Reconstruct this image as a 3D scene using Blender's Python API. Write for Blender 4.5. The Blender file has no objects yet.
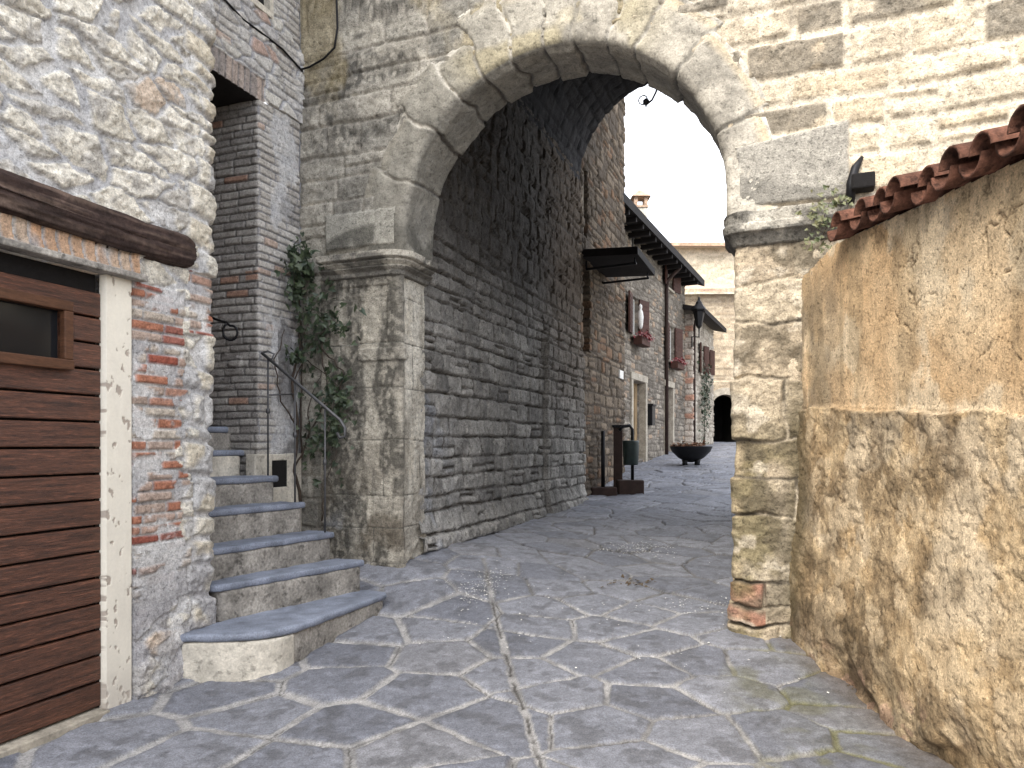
import bpy, math, random
import numpy as np
random.seed(11)
rng = np.random.default_rng(11)
scene = bpy.context.scene
COLL = scene.collection
F, CX, HV, EYE = 740.0, 512.0, 445.0, 1.5          # focal length in pixels, image centre, horizon row, eye height
def PX(u, v, y):
    return np.array([(u - CX) / F * y, y, EYE + (HV - v) / F * y])
def onp(u, v, p0, n, off=0.0):
    """point where the sight line through (u,v) meets the vertical plane through p0 with normal n, moved off along n"""
    r = np.array([(u - CX) / F, 1.0])
    s = (p0[0] * n[0] + p0[1] * n[1]) / (r[0] * n[0] + r[1] * n[1])
    p = PX(u, v, s)
    return p + np.array([n[0], n[1], 0]) * off

# ------------------------------------------------------------------ noise
def h2(ix, iy, s):
    n = (ix.astype(np.int64) * 374761393 + iy.astype(np.int64) * 668265263 + int(s) * 1442695041) & 0x7fffffff
    n = ((n ^ (n >> 13)) * 1274126177) & 0x7fffffff
    n = ((n ^ (n >> 15)) * 2246822519) & 0x7fffffff
    return ((n ^ (n >> 16)) & 0xffffff) / float(0xffffff)
def vn(x, y, s=0):
    ix = np.floor(x); iy = np.floor(y); fx = x - ix; fy = y - iy
    fx = fx * fx * (3 - 2 * fx); fy = fy * fy * (3 - 2 * fy)
    a = h2(ix, iy, s); b = h2(ix + 1, iy, s); c = h2(ix, iy + 1, s); d = h2(ix + 1, iy + 1, s)
    return (a * (1 - fx) + b * fx) * (1 - fy) + (c * (1 - fx) + d * fx) * fy
def fbm(x, y, s=0, o=4):
    r = np.zeros(np.broadcast(x, y).shape); w = 1.0; t = 0
    for i in range(o):
        c_, s_ = math.cos(.6 + 1.1 * i), math.sin(.6 + 1.1 * i); k = 2 ** i
        r += w * vn((x * c_ - y * s_) * k + 17.3 * i, (x * s_ + y * c_) * k - 9.1 * i, s + i * 31); t += w; w *= .5
    return r / t
def sst(a, b, x):
    t = np.clip((x - a) / (b - a), 0, 1); return t * t * (3 - 2 * t)
def mix(a, b, t):
    return a + (b - a) * t
def cmix(a, b, t):
    a = np.asarray(a, float); b = np.asarray(b, float)
    return a + (b - a) * t[..., None]
def C(*v): return np.array(v, float)

# ------------------------------------------------------------------ masonry layouts
def coursed(A, Z, z0, z1, rows, wid, seed, warp=.02, wf=3.0, rnd=.03, split=0.0):
    """courses of stones: edge distance d and four random numbers per stone"""
    r_ = np.random.default_rng(seed)
    Aw = A + warp * 2 * (fbm(A * wf, Z * wf, seed, 3) - .5)
    Zw = Z + warp * 2 * (fbm(A * wf * .7, Z * wf, seed + 5, 3) - .5)
    zc = [z0 - .5]
    while zc[-1] < z1 + .5: zc.append(zc[-1] + r_.uniform(*rows))
    zc = np.array(zc)
    a0, a1 = A.min() - 1, A.max() + 1
    ri = np.clip(np.searchsorted(zc, Zw) - 1, 0, len(zc) - 2)
    D = np.zeros(A.shape); S = np.zeros(A.shape)
    LA = np.zeros(A.shape); LZ = np.zeros(A.shape)
    for r in range(len(zc) - 1):
        b = [a0 - r_.uniform(0, wid[1])]
        while b[-1] < a1: b.append(b[-1] + r_.uniform(*wid))
        b = np.array(b)
        m = ri == r
        if not m.any(): continue
        aw = Aw[m]; zw = Zw[m]
        c = np.clip(np.searchsorted(b, aw) - 1, 0, len(b) - 2)
        lo = np.full(aw.shape, zc[r]); hi = np.full(aw.shape, zc[r + 1])
        sid = c * 2.0
        if split > 0:
            sp = r_.random(len(b)) < split; fr = r_.uniform(.35, .65, len(b))
            zm = zc[r] + fr[c] * (zc[r + 1] - zc[r])
            up = zw > zm
            lo = np.where(sp[c] & up, zm, lo); hi = np.where(sp[c] & ~up, zm, hi)
            sid = sid + (sp[c] & up)
        da = np.minimum(aw - b[c], b[c + 1] - aw); dz = np.minimum(zw - lo, hi - zw)
        q = np.hypot(np.maximum(rnd - da, 0), np.maximum(rnd - dz, 0))
        D[m] = np.where((da >= rnd) & (dz >= rnd), np.minimum(da, dz), rnd - q)
        S[m] = sid
        LA[m] = (aw - (b[c] + b[c + 1]) / 2) / (b[c + 1] - b[c]); LZ[m] = (zw - (lo + hi) / 2) / (hi - lo)
    R = [h2(S, ri.astype(float), seed + 100 + i) for i in range(4)]
    return D, R, LA, LZ
def voro(A, Z, sx, sz, az, seed, tile, marg):
    """stones as cells around seed points; az > 1 stretches the cells sideways"""
    shp = A.shape; a = A.ravel(); z = Z.ravel() * az; sz = sz * az
    D = np.zeros(a.shape); I = np.zeros(a.shape, int)
    ta = np.floor(a / tile).astype(int); tz = np.floor(z / tile).astype(int)
    key = (ta - ta.min()) * 100000 + (tz - tz.min())
    order = np.argsort(key, kind='stable'); ks = key[order]
    cuts = np.flatnonzero(np.diff(ks)) + 1
    for idx in np.split(order, cuts):
        xa, xz = a[idx], z[idx]
        near = np.flatnonzero((sx > xa.min() - marg) & (sx < xa.max() + marg) & (sz > xz.min() - marg) & (sz < xz.max() + marg))
        if len(near) < 2:
            D[idx] = .1; continue
        d2 = (xa[:, None] - sx[near]) ** 2 + (xz[:, None] - sz[near]) ** 2
        j = d2.argmin(1); dm = d2[np.arange(len(idx)), j]
        px, pz = sx[near][j], sz[near][j]
        sep = np.hypot(px[:, None] - sx[near], pz[:, None] - sz[near])
        e = (d2 - dm[:, None]) / (2 * np.maximum(sep, 1e-6)); e[np.arange(len(idx)), j] = 1e9
        D[idx] = e.min(1); I[idx] = near[j]
    I = I.reshape(shp); D = D.reshape(shp)
    R = [h2(I.astype(float), I * 0.0 + 3, seed + 50 + i) for i in range(4)]
    return D, R, I
def jgrid(a0, a1, z0, z1, sa, sz, seed, jit=.75):
    r_ = np.random.default_rng(seed); xs = []; zs = []
    nz = int((z1 - z0) / sz) + 1; na = int((a1 - a0) / sa) + 1
    for j in range(nz):
        for i in range(na):
            xs.append(a0 + (i + .5 * (j % 2) + (r_.random() - .5) * jit) * sa); zs.append(z0 + (j + (r_.random() - .5) * jit) * sz)
    return np.array(xs), np.array(zs)

# ------------------------------------------------------------------ objects
def link(o):
    COLL.objects.link(o); return o
def thing(name, label, cat, loc, group=None):
    o = bpy.data.objects.new(name, None); o.location = loc; o.empty_display_size = .2; link(o)
    o['label'] = label; o['category'] = cat
    if group: o['group'] = group
    bpy.context.view_layer.update()
    return o
def rootloc(p):
    l = np.zeros(3)
    while p is not None:
        l = l + np.array(p.location); p = p.parent
    return l
def finish(name, me, mat, parent):
    o = bpy.data.objects.new(name, me); link(o)
    if mat is not None: me.materials.append(mat)
    if parent is not None: o.parent = parent
    return o
def worn(o, voxel, amp, size):
    """uneven worn surface on a dressed stone: dense skin pushed in and out a few millimetres"""
    r = o.modifiers.new('skin', 'REMESH'); r.mode = 'VOXEL'; r.voxel_size = voxel; r.use_smooth_shade = True
    t = bpy.data.textures.get('wear%g' % size) or bpy.data.textures.new('wear%g' % size, 'CLOUDS'); t.noise_scale = size; t.noise_depth = 3
    d = o.modifiers.new('wear', 'DISPLACE'); d.texture = t; d.strength = amp; d.mid_level = .5; d.texture_coords = 'GLOBAL'
    return o
def tag(o, label, cat, group=None):
    o['label'] = label; o['category'] = cat
    if group: o['group'] = group
    return o
def origin_to(o, loc):
    me = o.data; n = len(me.vertices); co = np.empty(n * 3); me.vertices.foreach_get('co', co)
    co = co.reshape(-1, 3) - np.array(loc); me.vertices.foreach_set('co', co.ravel()); o.location = loc; return o
def grid_mesh(name, P, col, mat, parent, keep=None, smooth=True):
    """P (n,m,3) grid of points, col (n,m,3) own colour of the surface"""
    n, m = P.shape[:2]
    if parent is not None: P = P - rootloc(parent)
    i = np.arange(n * m).reshape(n, m)
    q = np.stack([i[:-1, :-1], i[:-1, 1:], i[1:, 1:], i[1:, :-1]], -1).reshape(-1, 4)
    if keep is not None: q = q[keep.ravel()]
    used = np.zeros(n * m, bool); used[q.ravel()] = True
    remap = np.cumsum(used) - 1
    q = remap[q]; V = P.reshape(-1, 3)[used]; nq = len(q)
    me = bpy.data.meshes.new(name)
    me.vertices.add(len(V)); me.vertices.foreach_set('co', V.astype(np.float32).ravel())
    me.loops.add(nq * 4); me.loops.foreach_set('vertex_index', q.astype(np.int32).ravel())
    me.polygons.add(nq); me.polygons.foreach_set('loop_start', np.arange(nq, dtype=np.int32) * 4)
    me.polygons.foreach_set('use_smooth', np.full(nq, smooth))
    me.update(calc_edges=True)
    if col is not None:
        c4 = np.ones((len(V), 4), np.float32); c4[:, :3] = np.clip(col.reshape(-1, 3)[used], .004, .9)
        at = me.color_attributes.new('Col', 'FLOAT_COLOR', 'POINT'); at.data.foreach_set('color', c4.ravel())
    return finish(name, me, mat, parent)
def lines(segs, extra=()):
    """grid lines: segs = [(from, to, step), ...]; every value in extra gets a pair of lines 2 mm apart"""
    v = []
    for a, b, s in segs: v += list(np.linspace(a, b, max(2, int(round((b - a) / s)) + 1)))
    v = np.unique(np.round(v, 5))
    for e in extra: v = v[np.abs(v - e) > .004]
    v = np.concatenate([v] + [[e - .001, e + .001] for e in extra]) if len(extra) else v
    return np.unique(v)
def rects(A, Z, H, rs):
    for a0, a1, z0, z1, dep in rs:
        H = np.where((A > a0) & (A < a1) & (Z > z0) & (Z < z1), -dep, H)
    return H
def path(corner, d1, d2, a, rad):
    """horizontal wall line bending once at corner (a = 0); outward normal lies to the right of travel"""
    c = np.array(corner); d1 = np.array(d1); d2 = np.array(d2)
    n1 = np.array([d1[1], -d1[0]]); n2 = np.array([d2[1], -d2[0]])
    t = np.clip((a + rad) / (2 * rad), 0, 1)[:, None]; a_ = a[:, None]
    bz = (1 - t) ** 2 * (c - d1 * rad) + 2 * t * (1 - t) * c + t ** 2 * (c + d2 * rad)
    p = np.where(a_ < -rad, c + d1 * a_, np.where(a_ > rad, c + d2 * a_, bz))
    n = (1 - t) * n1 + t * n2; n = n / np.linalg.norm(n, axis=1)[:, None]
    return p, n
def wall(name, corner, d1, d2, a, z, fun, mat, parent, rad=.05, keep=None):
    p, n = path(corner, d1, d2, a, rad)
    A, Z = np.meshgrid(a, z)
    H, col = fun(A, Z)
    P = np.empty(A.shape + (3,))
    P[..., 0] = p[None, :, 0] + n[None, :, 0] * H; P[..., 1] = p[None, :, 1] + n[None, :, 1] * H; P[..., 2] = Z
    if keep is not None:
        keep = keep(A, Z); keep = keep[:-1, :-1] & keep[1:, 1:] & keep[:-1, 1:] & keep[1:, :-1]
    return grid_mesh(name, P, col, mat, parent, keep)
class MB:
    def __init__(s): s.v = []; s.f = []; s.c = []
    def add(s, vs, fs):
        b = len(s.v); s.v += [tuple(map(float, p)) for p in vs]; s.f += [[b + i for i in f] for f in fs]
    def hexa(s, q):   # 8 corners, bottom ring then top ring
        s.add(q, [(3, 2, 1, 0), (4, 5, 6, 7), (0, 1, 5, 4), (1, 2, 6, 5), (2, 3, 7, 6), (3, 0, 4, 7)])
    def box(s, c, sx, sy, sz):
        x, y, z = c
        s.hexa([(x - sx / 2, y - sy / 2, z), (x + sx / 2, y - sy / 2, z), (x + sx / 2, y + sy / 2, z), (x - sx / 2, y + sy / 2, z),
                (x - sx / 2, y - sy / 2, z + sz), (x + sx / 2, y - sy / 2, z + sz), (x + sx / 2, y + sy / 2, z + sz), (x - sx / 2, y + sy / 2, z + sz)])
    def fbox(s, fr, a0, a1, h0, h1, z0, z1):   # box in the frame of a facade: along, outward, up
        O, d = fr; n = (d[1], -d[0])
        q = [(O[0] + d[0] * a + n[0] * h, O[1] + d[1] * a + n[1] * h, z) for z in (z0, z1) for a, h in ((a0, h1), (a1, h1), (a1, h0), (a0, h0))]
        s.hexa(q)
    def prism(s, poly, z0, z1):
        n = len(poly)
        s.add([(x, y, z0) for x, y in poly] + [(x, y, z1) for x, y in poly],
              [tuple(range(n))[::-1], tuple(range(n, 2 * n))] + [(i, (i + 1) % n, n + (i + 1) % n, n + i) for i in range(n)])
    def tube(s, pts, r, k=8, cap=True):
        pts = [np.array(p, float) for p in pts]; rs = r if hasattr(r, '__len__') else [r] * len(pts)
        vs = []; fs = []; ref = None
        for i, p in enumerate(pts):
            d = pts[min(i + 1, len(pts) - 1)] - pts[max(i - 1, 0)]; d = d / (np.linalg.norm(d) + 1e-9)
            if ref is None:
                ref = np.cross(d, (0, 0, 1)) if abs(d[2]) < .9 else np.cross(d, (1, 0, 0))
            ref = ref - d * ref.dot(d); ref /= np.linalg.norm(ref) + 1e-9; w = np.cross(d, ref)
            for j in range(k):
                t = 2 * math.pi * j / k; vs.append(p + rs[i] * (math.cos(t) * ref + math.sin(t) * w))
        for i in range(len(pts) - 1):
            for j in range(k):
                fs.append((i * k + j, i * k + (j + 1) % k, (i + 1) * k + (j + 1) % k, (i + 1) * k + j))
        if cap:
            fs.append(tuple(range(k))[::-1]); fs.append(tuple(range((len(pts) - 1) * k, len(pts) * k)))
        s.add(vs, fs)
    def lathe(s, c, prof, k=24):
        vs = []; fs = []
        for r, z in prof:
            for j in range(k):
                t = 2 * math.pi * j / k; vs.append((c[0] + r * math.cos(t), c[1] + r * math.sin(t), c[2] + z))
        for i in range(len(prof) - 1):
            for j in range(k): fs.append((i * k + j, i * k + (j + 1) % k, (i + 1) * k + (j + 1) % k, (i + 1) * k + j))
        s.add(vs, fs)
    def build(s, name, mat, parent=None, smooth=False, bevel=0, seg=2):
        me = bpy.data.meshes.new(name); l = rootloc(parent) if parent is not None else np.zeros(3)
        me.from_pydata([tuple(np.array(p) - l) for p in s.v], [], s.f); me.update()
        o = finish(name, me, mat, parent)
        if smooth:
            for p in me.polygons: p.use_smooth = True
        if bevel:
            b = o.modifiers.new('bevel', 'BEVEL'); b.width = bevel; b.segments = seg; b.limit_method = 'ANGLE'
        return o

# ------------------------------------------------------------------ materials
def new_mat(name):
    m = bpy.data.materials.new(name); m.use_nodes = True
    nt = m.node_tree; return m, nt, nt.nodes['Principled BSDF']
def surf(name, base=None, rough=.9, n1=(30, .75, 1.2), n2=(160, .8, 1.2), bump=(60, .4, .01), spec=.25, metal=0.0, stretch=None, pits=None):
    """procedural surface: base None reads the mesh's own colour layer; two scales of mottling and a fine bump"""
    m, nt, b = new_mat(name); N = nt.nodes; L = nt.links
    tc = N.new('ShaderNodeTexCoord'); src = tc.outputs['Object']
    if stretch:
        mp = N.new('ShaderNodeMapping'); mp.inputs['Scale'].default_value = stretch
        if len(stretch) > 3: pass
        L.new(src, mp.inputs[0]); src = mp.outputs[0]
    if base is None:
        at = N.new('ShaderNodeAttribute'); at.attribute_name = 'Col'; col = at.outputs['Color']
    else:
        rg = N.new('ShaderNodeRGB'); rg.outputs[0].default_value = (*base, 1); col = rg.outputs[0]
    for sc, lo, hi in (n1, n2):
        nz = N.new('ShaderNodeTexNoise'); nz.inputs['Scale'].default_value = sc; nz.inputs['Detail'].default_value = 5; nz.inputs['Roughness'].default_value = .65
        L.new(src, nz.inputs['Vector'])
        mr = N.new('ShaderNodeMapRange'); mr.inputs[1].default_value = .3; mr.inputs[2].default_value = .7
        mr.inputs[3].default_value = lo; mr.inputs[4].default_value = hi; L.new(nz.outputs['Fac'], mr.inputs[0])
        mm = N.new('ShaderNodeVectorMath'); mm.operation = 'SCALE'; L.new(col, mm.inputs[0]); L.new(mr.outputs[0], mm.inputs['Scale']); col = mm.outputs[0]
    pit = None
    if pits:          # small holes and dark grains in the stone: (scale, how dark, how deep)
        nz = N.new('ShaderNodeTexNoise'); nz.inputs['Scale'].default_value = pits[0]; nz.inputs['Detail'].default_value = 3; nz.inputs['Roughness'].default_value = .6
        L.new(src, nz.inputs['Vector'])
        mr = N.new('ShaderNodeMapRange'); mr.inputs[1].default_value = .56; mr.inputs[2].default_value = .68; mr.inputs[3].default_value = 1; mr.inputs[4].default_value = pits[1]
        L.new(nz.outputs['Fac'], mr.inputs[0]); pit = mr.outputs[0]
        mm = N.new('ShaderNodeVectorMath'); mm.operation = 'SCALE'; L.new(col, mm.inputs[0]); L.new(pit, mm.inputs['Scale']); col = mm.outputs[0]
    L.new(col, b.inputs['Base Color'])
    b.inputs['Roughness'].default_value = rough; b.inputs['Specular IOR Level'].default_value = spec; b.inputs['Metallic'].default_value = metal
    nz = N.new('ShaderNodeTexNoise'); nz.inputs['Scale'].default_value = bump[0]; nz.inputs['Detail'].default_value = 8; nz.inputs['Roughness'].default_value = .7
    L.new(src, nz.inputs['Vector'])
    bp = N.new('ShaderNodeBump'); bp.inputs['Strength'].default_value = bump[1]; bp.inputs['Distance'].default_value = bump[2]
    L.new(nz.outputs['Fac'], bp.inputs['Height']); last = bp
    if pit:
        b2 = N.new('ShaderNodeBump'); b2.inputs['Strength'].default_value = pits[2]; b2.inputs['Distance'].default_value = .008
        L.new(pit, b2.inputs['Height']); L.new(bp.outputs[0], b2.inputs['Normal']); last = b2
    L.new(last.outputs[0], b.inputs['Normal'])
    return m
M = {}
M['rubble'] = surf('rubble_masonry', n1=(26, .68, 1.25), n2=(110, .66, 1.3), bump=(70, .9, .014), pits=(48, .62, .7))
M['gate'] = surf('gate_stone', n1=(16, .68, 1.28), n2=(85, .62, 1.32), bump=(60, .9, .014), pits=(38, .55, .7))
M['dressed'] = surf('dressed_stone', n1=(9, .70, 1.25), n2=(75, .72, 1.24), bump=(50, .75, .012), pits=(30, .62, .6))
M['dark_stone'] = surf('passage_stone', n1=(12, .66, 1.3), n2=(60, .62, 1.35), bump=(45, .95, .018), pits=(28, .5, .7))
M['far_stone'] = surf('village_stone', n1=(7, .7, 1.25), n2=(32, .62, 1.35), bump=(24, .9, .03), pits=(14, .5, .6))
M['plaster'] = surf('ochre_plaster', n1=(10, .76, 1.18), n2=(90, .66, 1.3), bump=(75, 1.0, .016), pits=(36, .58, .9))
M['paving'] = surf('paving_slabs', rough=.66, n1=(22, .78, 1.22), n2=(120, .58, 1.42), bump=(80, .75, .007), spec=.4, pits=(70, .72, .4))
M['tread'] = surf('blue_stone', (.185, .208, .262), .62, n1=(5, .6, 1.4), n2=(110, .65, 1.35), bump=(80, .6, .005), spec=.4, pits=(40, .75, .3))
M['riser'] = surf('worn_concrete', (.32, .30, .27), .9, n1=(5, .42, 1.3), n2=(50, .6, 1.35), bump=(50, .9, .009), pits=(16, .5, .6))
M['white_plaster'] = surf('flaking_white_plaster', (.62, .58, .50), .9, n1=(7, .62, 1.15), n2=(60, .78, 1.15), bump=(40, .8, .01), pits=(18, .62, .6))
M['wood'] = surf('door_boards', (.066, .026, .0145), .46, n1=(4, .32, 1.7), n2=(26, .42, 1.9), bump=(22, .8, .006), spec=.45, stretch=(1.2, .9, 14), pits=(7, 1.9, .3))
M['wood_trim'] = surf('door_window_trim', (.075, .034, .018), .5, n1=(5, .7, 1.4), n2=(30, .7, 1.4), bump=(22, .5, .004), stretch=(1, 1, 12))
M['beam'] = surf('old_beam', (.045, .028, .024), .85, n1=(4, .5, 1.6), n2=(16, .45, 1.7), bump=(10, 1, .03), stretch=(1.5, 1, 16))
M['white_paint'] = surf('painted_jamb', (.74, .70, .60), .7, n1=(5, .88, 1.06), n2=(40, .92, 1.05), bump=(30, .3, .004))
M['iron'] = surf('black_iron', (.02, .02, .022), .5, bump=(80, .3, .003), metal=.6)
M['grey_iron'] = surf('grey_iron', (.10, .10, .105), .5, bump=(80, .3, .003), metal=.6)
M['black'] = surf('dark_inside', (.012, .011, .011), .95)
M['tile'] = surf('roof_tile', (.125, .056, .037), .9, n1=(8, .3, 1.6), n2=(50, .6, 1.4), bump=(50, .9, .008), pits=(20, .45, .4))
M['pale_tile'] = surf('pale_roof_tile', (.42, .30, .22), .9, n1=(3, .7, 1.3), n2=(12, .7, 1.3), bump=(8, .9, .05))
M['dark_wood'] = surf('dark_eave_wood', (.014, .012, .012), .85, n1=(3, .6, 1.4), bump=(20, .5, .01))
M['shutter'] = surf('red_shutter', (.06, .026, .019), .75, n1=(6, .7, 1.3), bump=(30, .3, .004))
M['brown_door'] = surf('brown_door', (.10, .05, .03), .7, n1=(6, .7, 1.3))
M['tan_door'] = surf('tan_door', (.27, .19, .105), .8, n1=(4, .6, 1.3))
M['surround'] = surf('stone_surround', (.40, .36, .295), .9, n1=(6, .65, 1.2), n2=(40, .75, 1.2), bump=(30, .7, .01), pits=(20, .6, .5))
M['white'] = surf('white_enamel', (.72, .71, .68), .5)
M['rust'] = surf('rusty_downpipe', (.035, .021, .017), .75, n1=(5, .6, 1.4))
M['soil'] = surf('dry_planting', (.12, .06, .035), .95, n1=(30, .4, 1.6))
M['moulding'] = surf('moulding_stone', bump=(45, .95, .014), n1=(12, .65, 1.3), n2=(80, .6, 1.35), pits=(30, .5, .7))
def glass_mat():
    m, nt, b = new_mat('dark_pane'); b.inputs['Base Color'].default_value = (.010, .011, .013, 1); b.inputs['Roughness'].default_value = .08
    b.inputs['Specular IOR Level'].default_value = .28; return m
M['glass'] = glass_mat()
def leaf_mat(name, c1, c2):
    m, nt, b = new_mat(name); N = nt.nodes; L = nt.links
    tc = N.new('ShaderNodeTexCoord'); nz = N.new('ShaderNodeTexNoise'); nz.inputs['Scale'].default_value = 14; L.new(tc.outputs['Object'], nz.inputs['Vector'])
    cr = N.new('ShaderNodeValToRGB'); cr.color_ramp.elements[0].color = (*c1, 1); cr.color_ramp.elements[1].color = (*c2, 1)
    cr.color_ramp.elements[0].position = .35; cr.color_ramp.elements[1].position = .68
    L.new(nz.outputs['Fac'], cr.inputs[0]); L.new(cr.outputs[0], b.inputs['Base Color']); b.inputs['Roughness'].default_value = .5
    return m
M['leaf'] = leaf_mat('vine_leaves', (.016, .030, .016), (.055, .075, .035))
M['dry_leaf'] = leaf_mat('weed_leaves', (.06, .08, .03), (.16, .15, .07))
M['petal'] = leaf_mat('red_flowers', (.12, .012, .014), (.24, .03, .035))
M['stem'] = surf('vine_stem', (.06, .045, .035), .9)

# ------------------------------------------------------------------ plan of the place
def unit(x, y): l = math.hypot(x, y); return (x / l, y / l)
T = unit(.376, 1)                 # along the lane, away from the camera
TN = (T[1], -T[0])                # across it, to the right
E = unit(math.cos(math.radians(22)), -math.sin(math.radians(22)))   # along the gate front, left to right
EN = (E[1], -E[0])                # towards the camera
K0 = (-.84, 6.614)                # k = 0 on the gate front
def gp(k, h=0.0): return (K0[0] + E[0] * k + EN[0] * h, K0[1] + E[1] * k + EN[1] * h)
KC, ZC, RA = 1.27, 3.40, 1.43     # centre and radius of the front arch
KL, KR = KC - RA, KC + RA         # its jambs
GD = unit(.36, 1); GN = (GD[1], -GD[0]); GC = (-2.003, 4.96)        # garage face, ends at corner GC
SW0 = (-2.231, 6.5)               # far jamb of the stair doorway in the brick house wall
RW0 = (2.11, 5.42)                # where the ochre wall meets the gate

CTRL = np.array([(-2.3, 4.16, 0), (-2.53, 3.66, 0), (-2.9, 2.5, -.03), (-3.5, 0, -.1), (2.1, 3.47, -.01), (2.1, 4.34, 0), (2.05, 5.13, .08), (2.1, 2, -.06),
    (2.1, 0, -.1), (0, 3.4, 0), (0, 0, -.1), (-3, -4, -.2), (2, -4, -.2), (0, -9, -.3), (1.66, 5.6, .11), (-1.0, 6.55, .40), (-.85, 7.17, .5), (-.19, 8.93, .5), (.47, 10.7, .53),
    (1.33, 12.98, .6), (-2.0, 4.75, .02), (-1.05, 6.0, .19), (1.9, 8, .27), (2.4, 9.5, .38), (3.2, 11.5, .5), (4, 12.7, .62), (1.0, 7.6, .27), (2.35, 15.8, .93), (3.53, 19.6, 1.06),
    (4.2, 17.5, 1.04), (5.5, 23.9, 1.42), (6, 18, 1.08), (8, 24, 1.44), (7, 28, 1.54), (9, 29, 1.54), (12, 29, 1.54), (-1, 5, .08), (0, 5, .06), (1, 6.3, .15), (8, 16, 1.0), (-3, 6, .3)])
def _fit():
    x = CTRL[:, :2]; n = len(x); d = np.linalg.norm(x[:, None] - x[None], axis=2)
    Pm = np.hstack([np.ones((n, 1)), x]); Kk = np.zeros((n + 3, n + 3)); Kk[:n, :n] = -d + 0 * np.eye(n); Kk[:n, :n] -= np.eye(n) * .15
    Kk[:n, n:] = Pm; Kk[n:, :n] = Pm.T
    return np.linalg.solve(Kk, np.concatenate([CTRL[:, 2], np.zeros(3)]))
GW = _fit()
def gz(x, y):
    x = np.asarray(x, float); y = np.asarray(y, float); r = GW[-3] + GW[-2] * x + GW[-1] * y
    for (cx, cy, _), w in zip(CTRL, GW[:-3]): r = r - w * np.sqrt((x - cx) ** 2 + (y - cy) ** 2 + .12)
    return r

# ------------------------------------------------------------------ ground and paving
def img_ground(u, v):
    z = 0.0
    for _ in range(6):
        y = F * (EYE - z) / (v - HV); x = (u - CX) / F * y; z = float(gz(x, y))
    return x, y
SEEDS = [(190, 752), (285, 765), (255, 712), (345, 722), (420, 692), (502, 720), (412, 750), (335, 682), (222, 692), (165, 708), (108, 738), (60, 762), (600, 722), (655, 700),
    (600, 686), (520, 672), (520, 642), (440, 655), (388, 650), (430, 626), (478, 612), (350, 652), (592, 656), (645, 642), (606, 628), (690, 655), (725, 690), (790, 735), (770, 702), (842, 692),
    (700, 735), (640, 760), (560, 752), (740, 765), (825, 762), (885, 745), (862, 718), (915, 770), (548, 604), (505, 592), (445, 590), (414, 608), (592, 602), (640, 612), (700, 622), (680, 602),
    (760, 665), (812, 668), (735, 650), (470, 765), (530, 700), (300, 700), (310, 655), (375, 632), (540, 625), (470, 640), (560, 585), (620, 588), (670, 582), (700, 590), (500, 570), (450, 572), (545, 568), (590, 570)]
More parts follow.
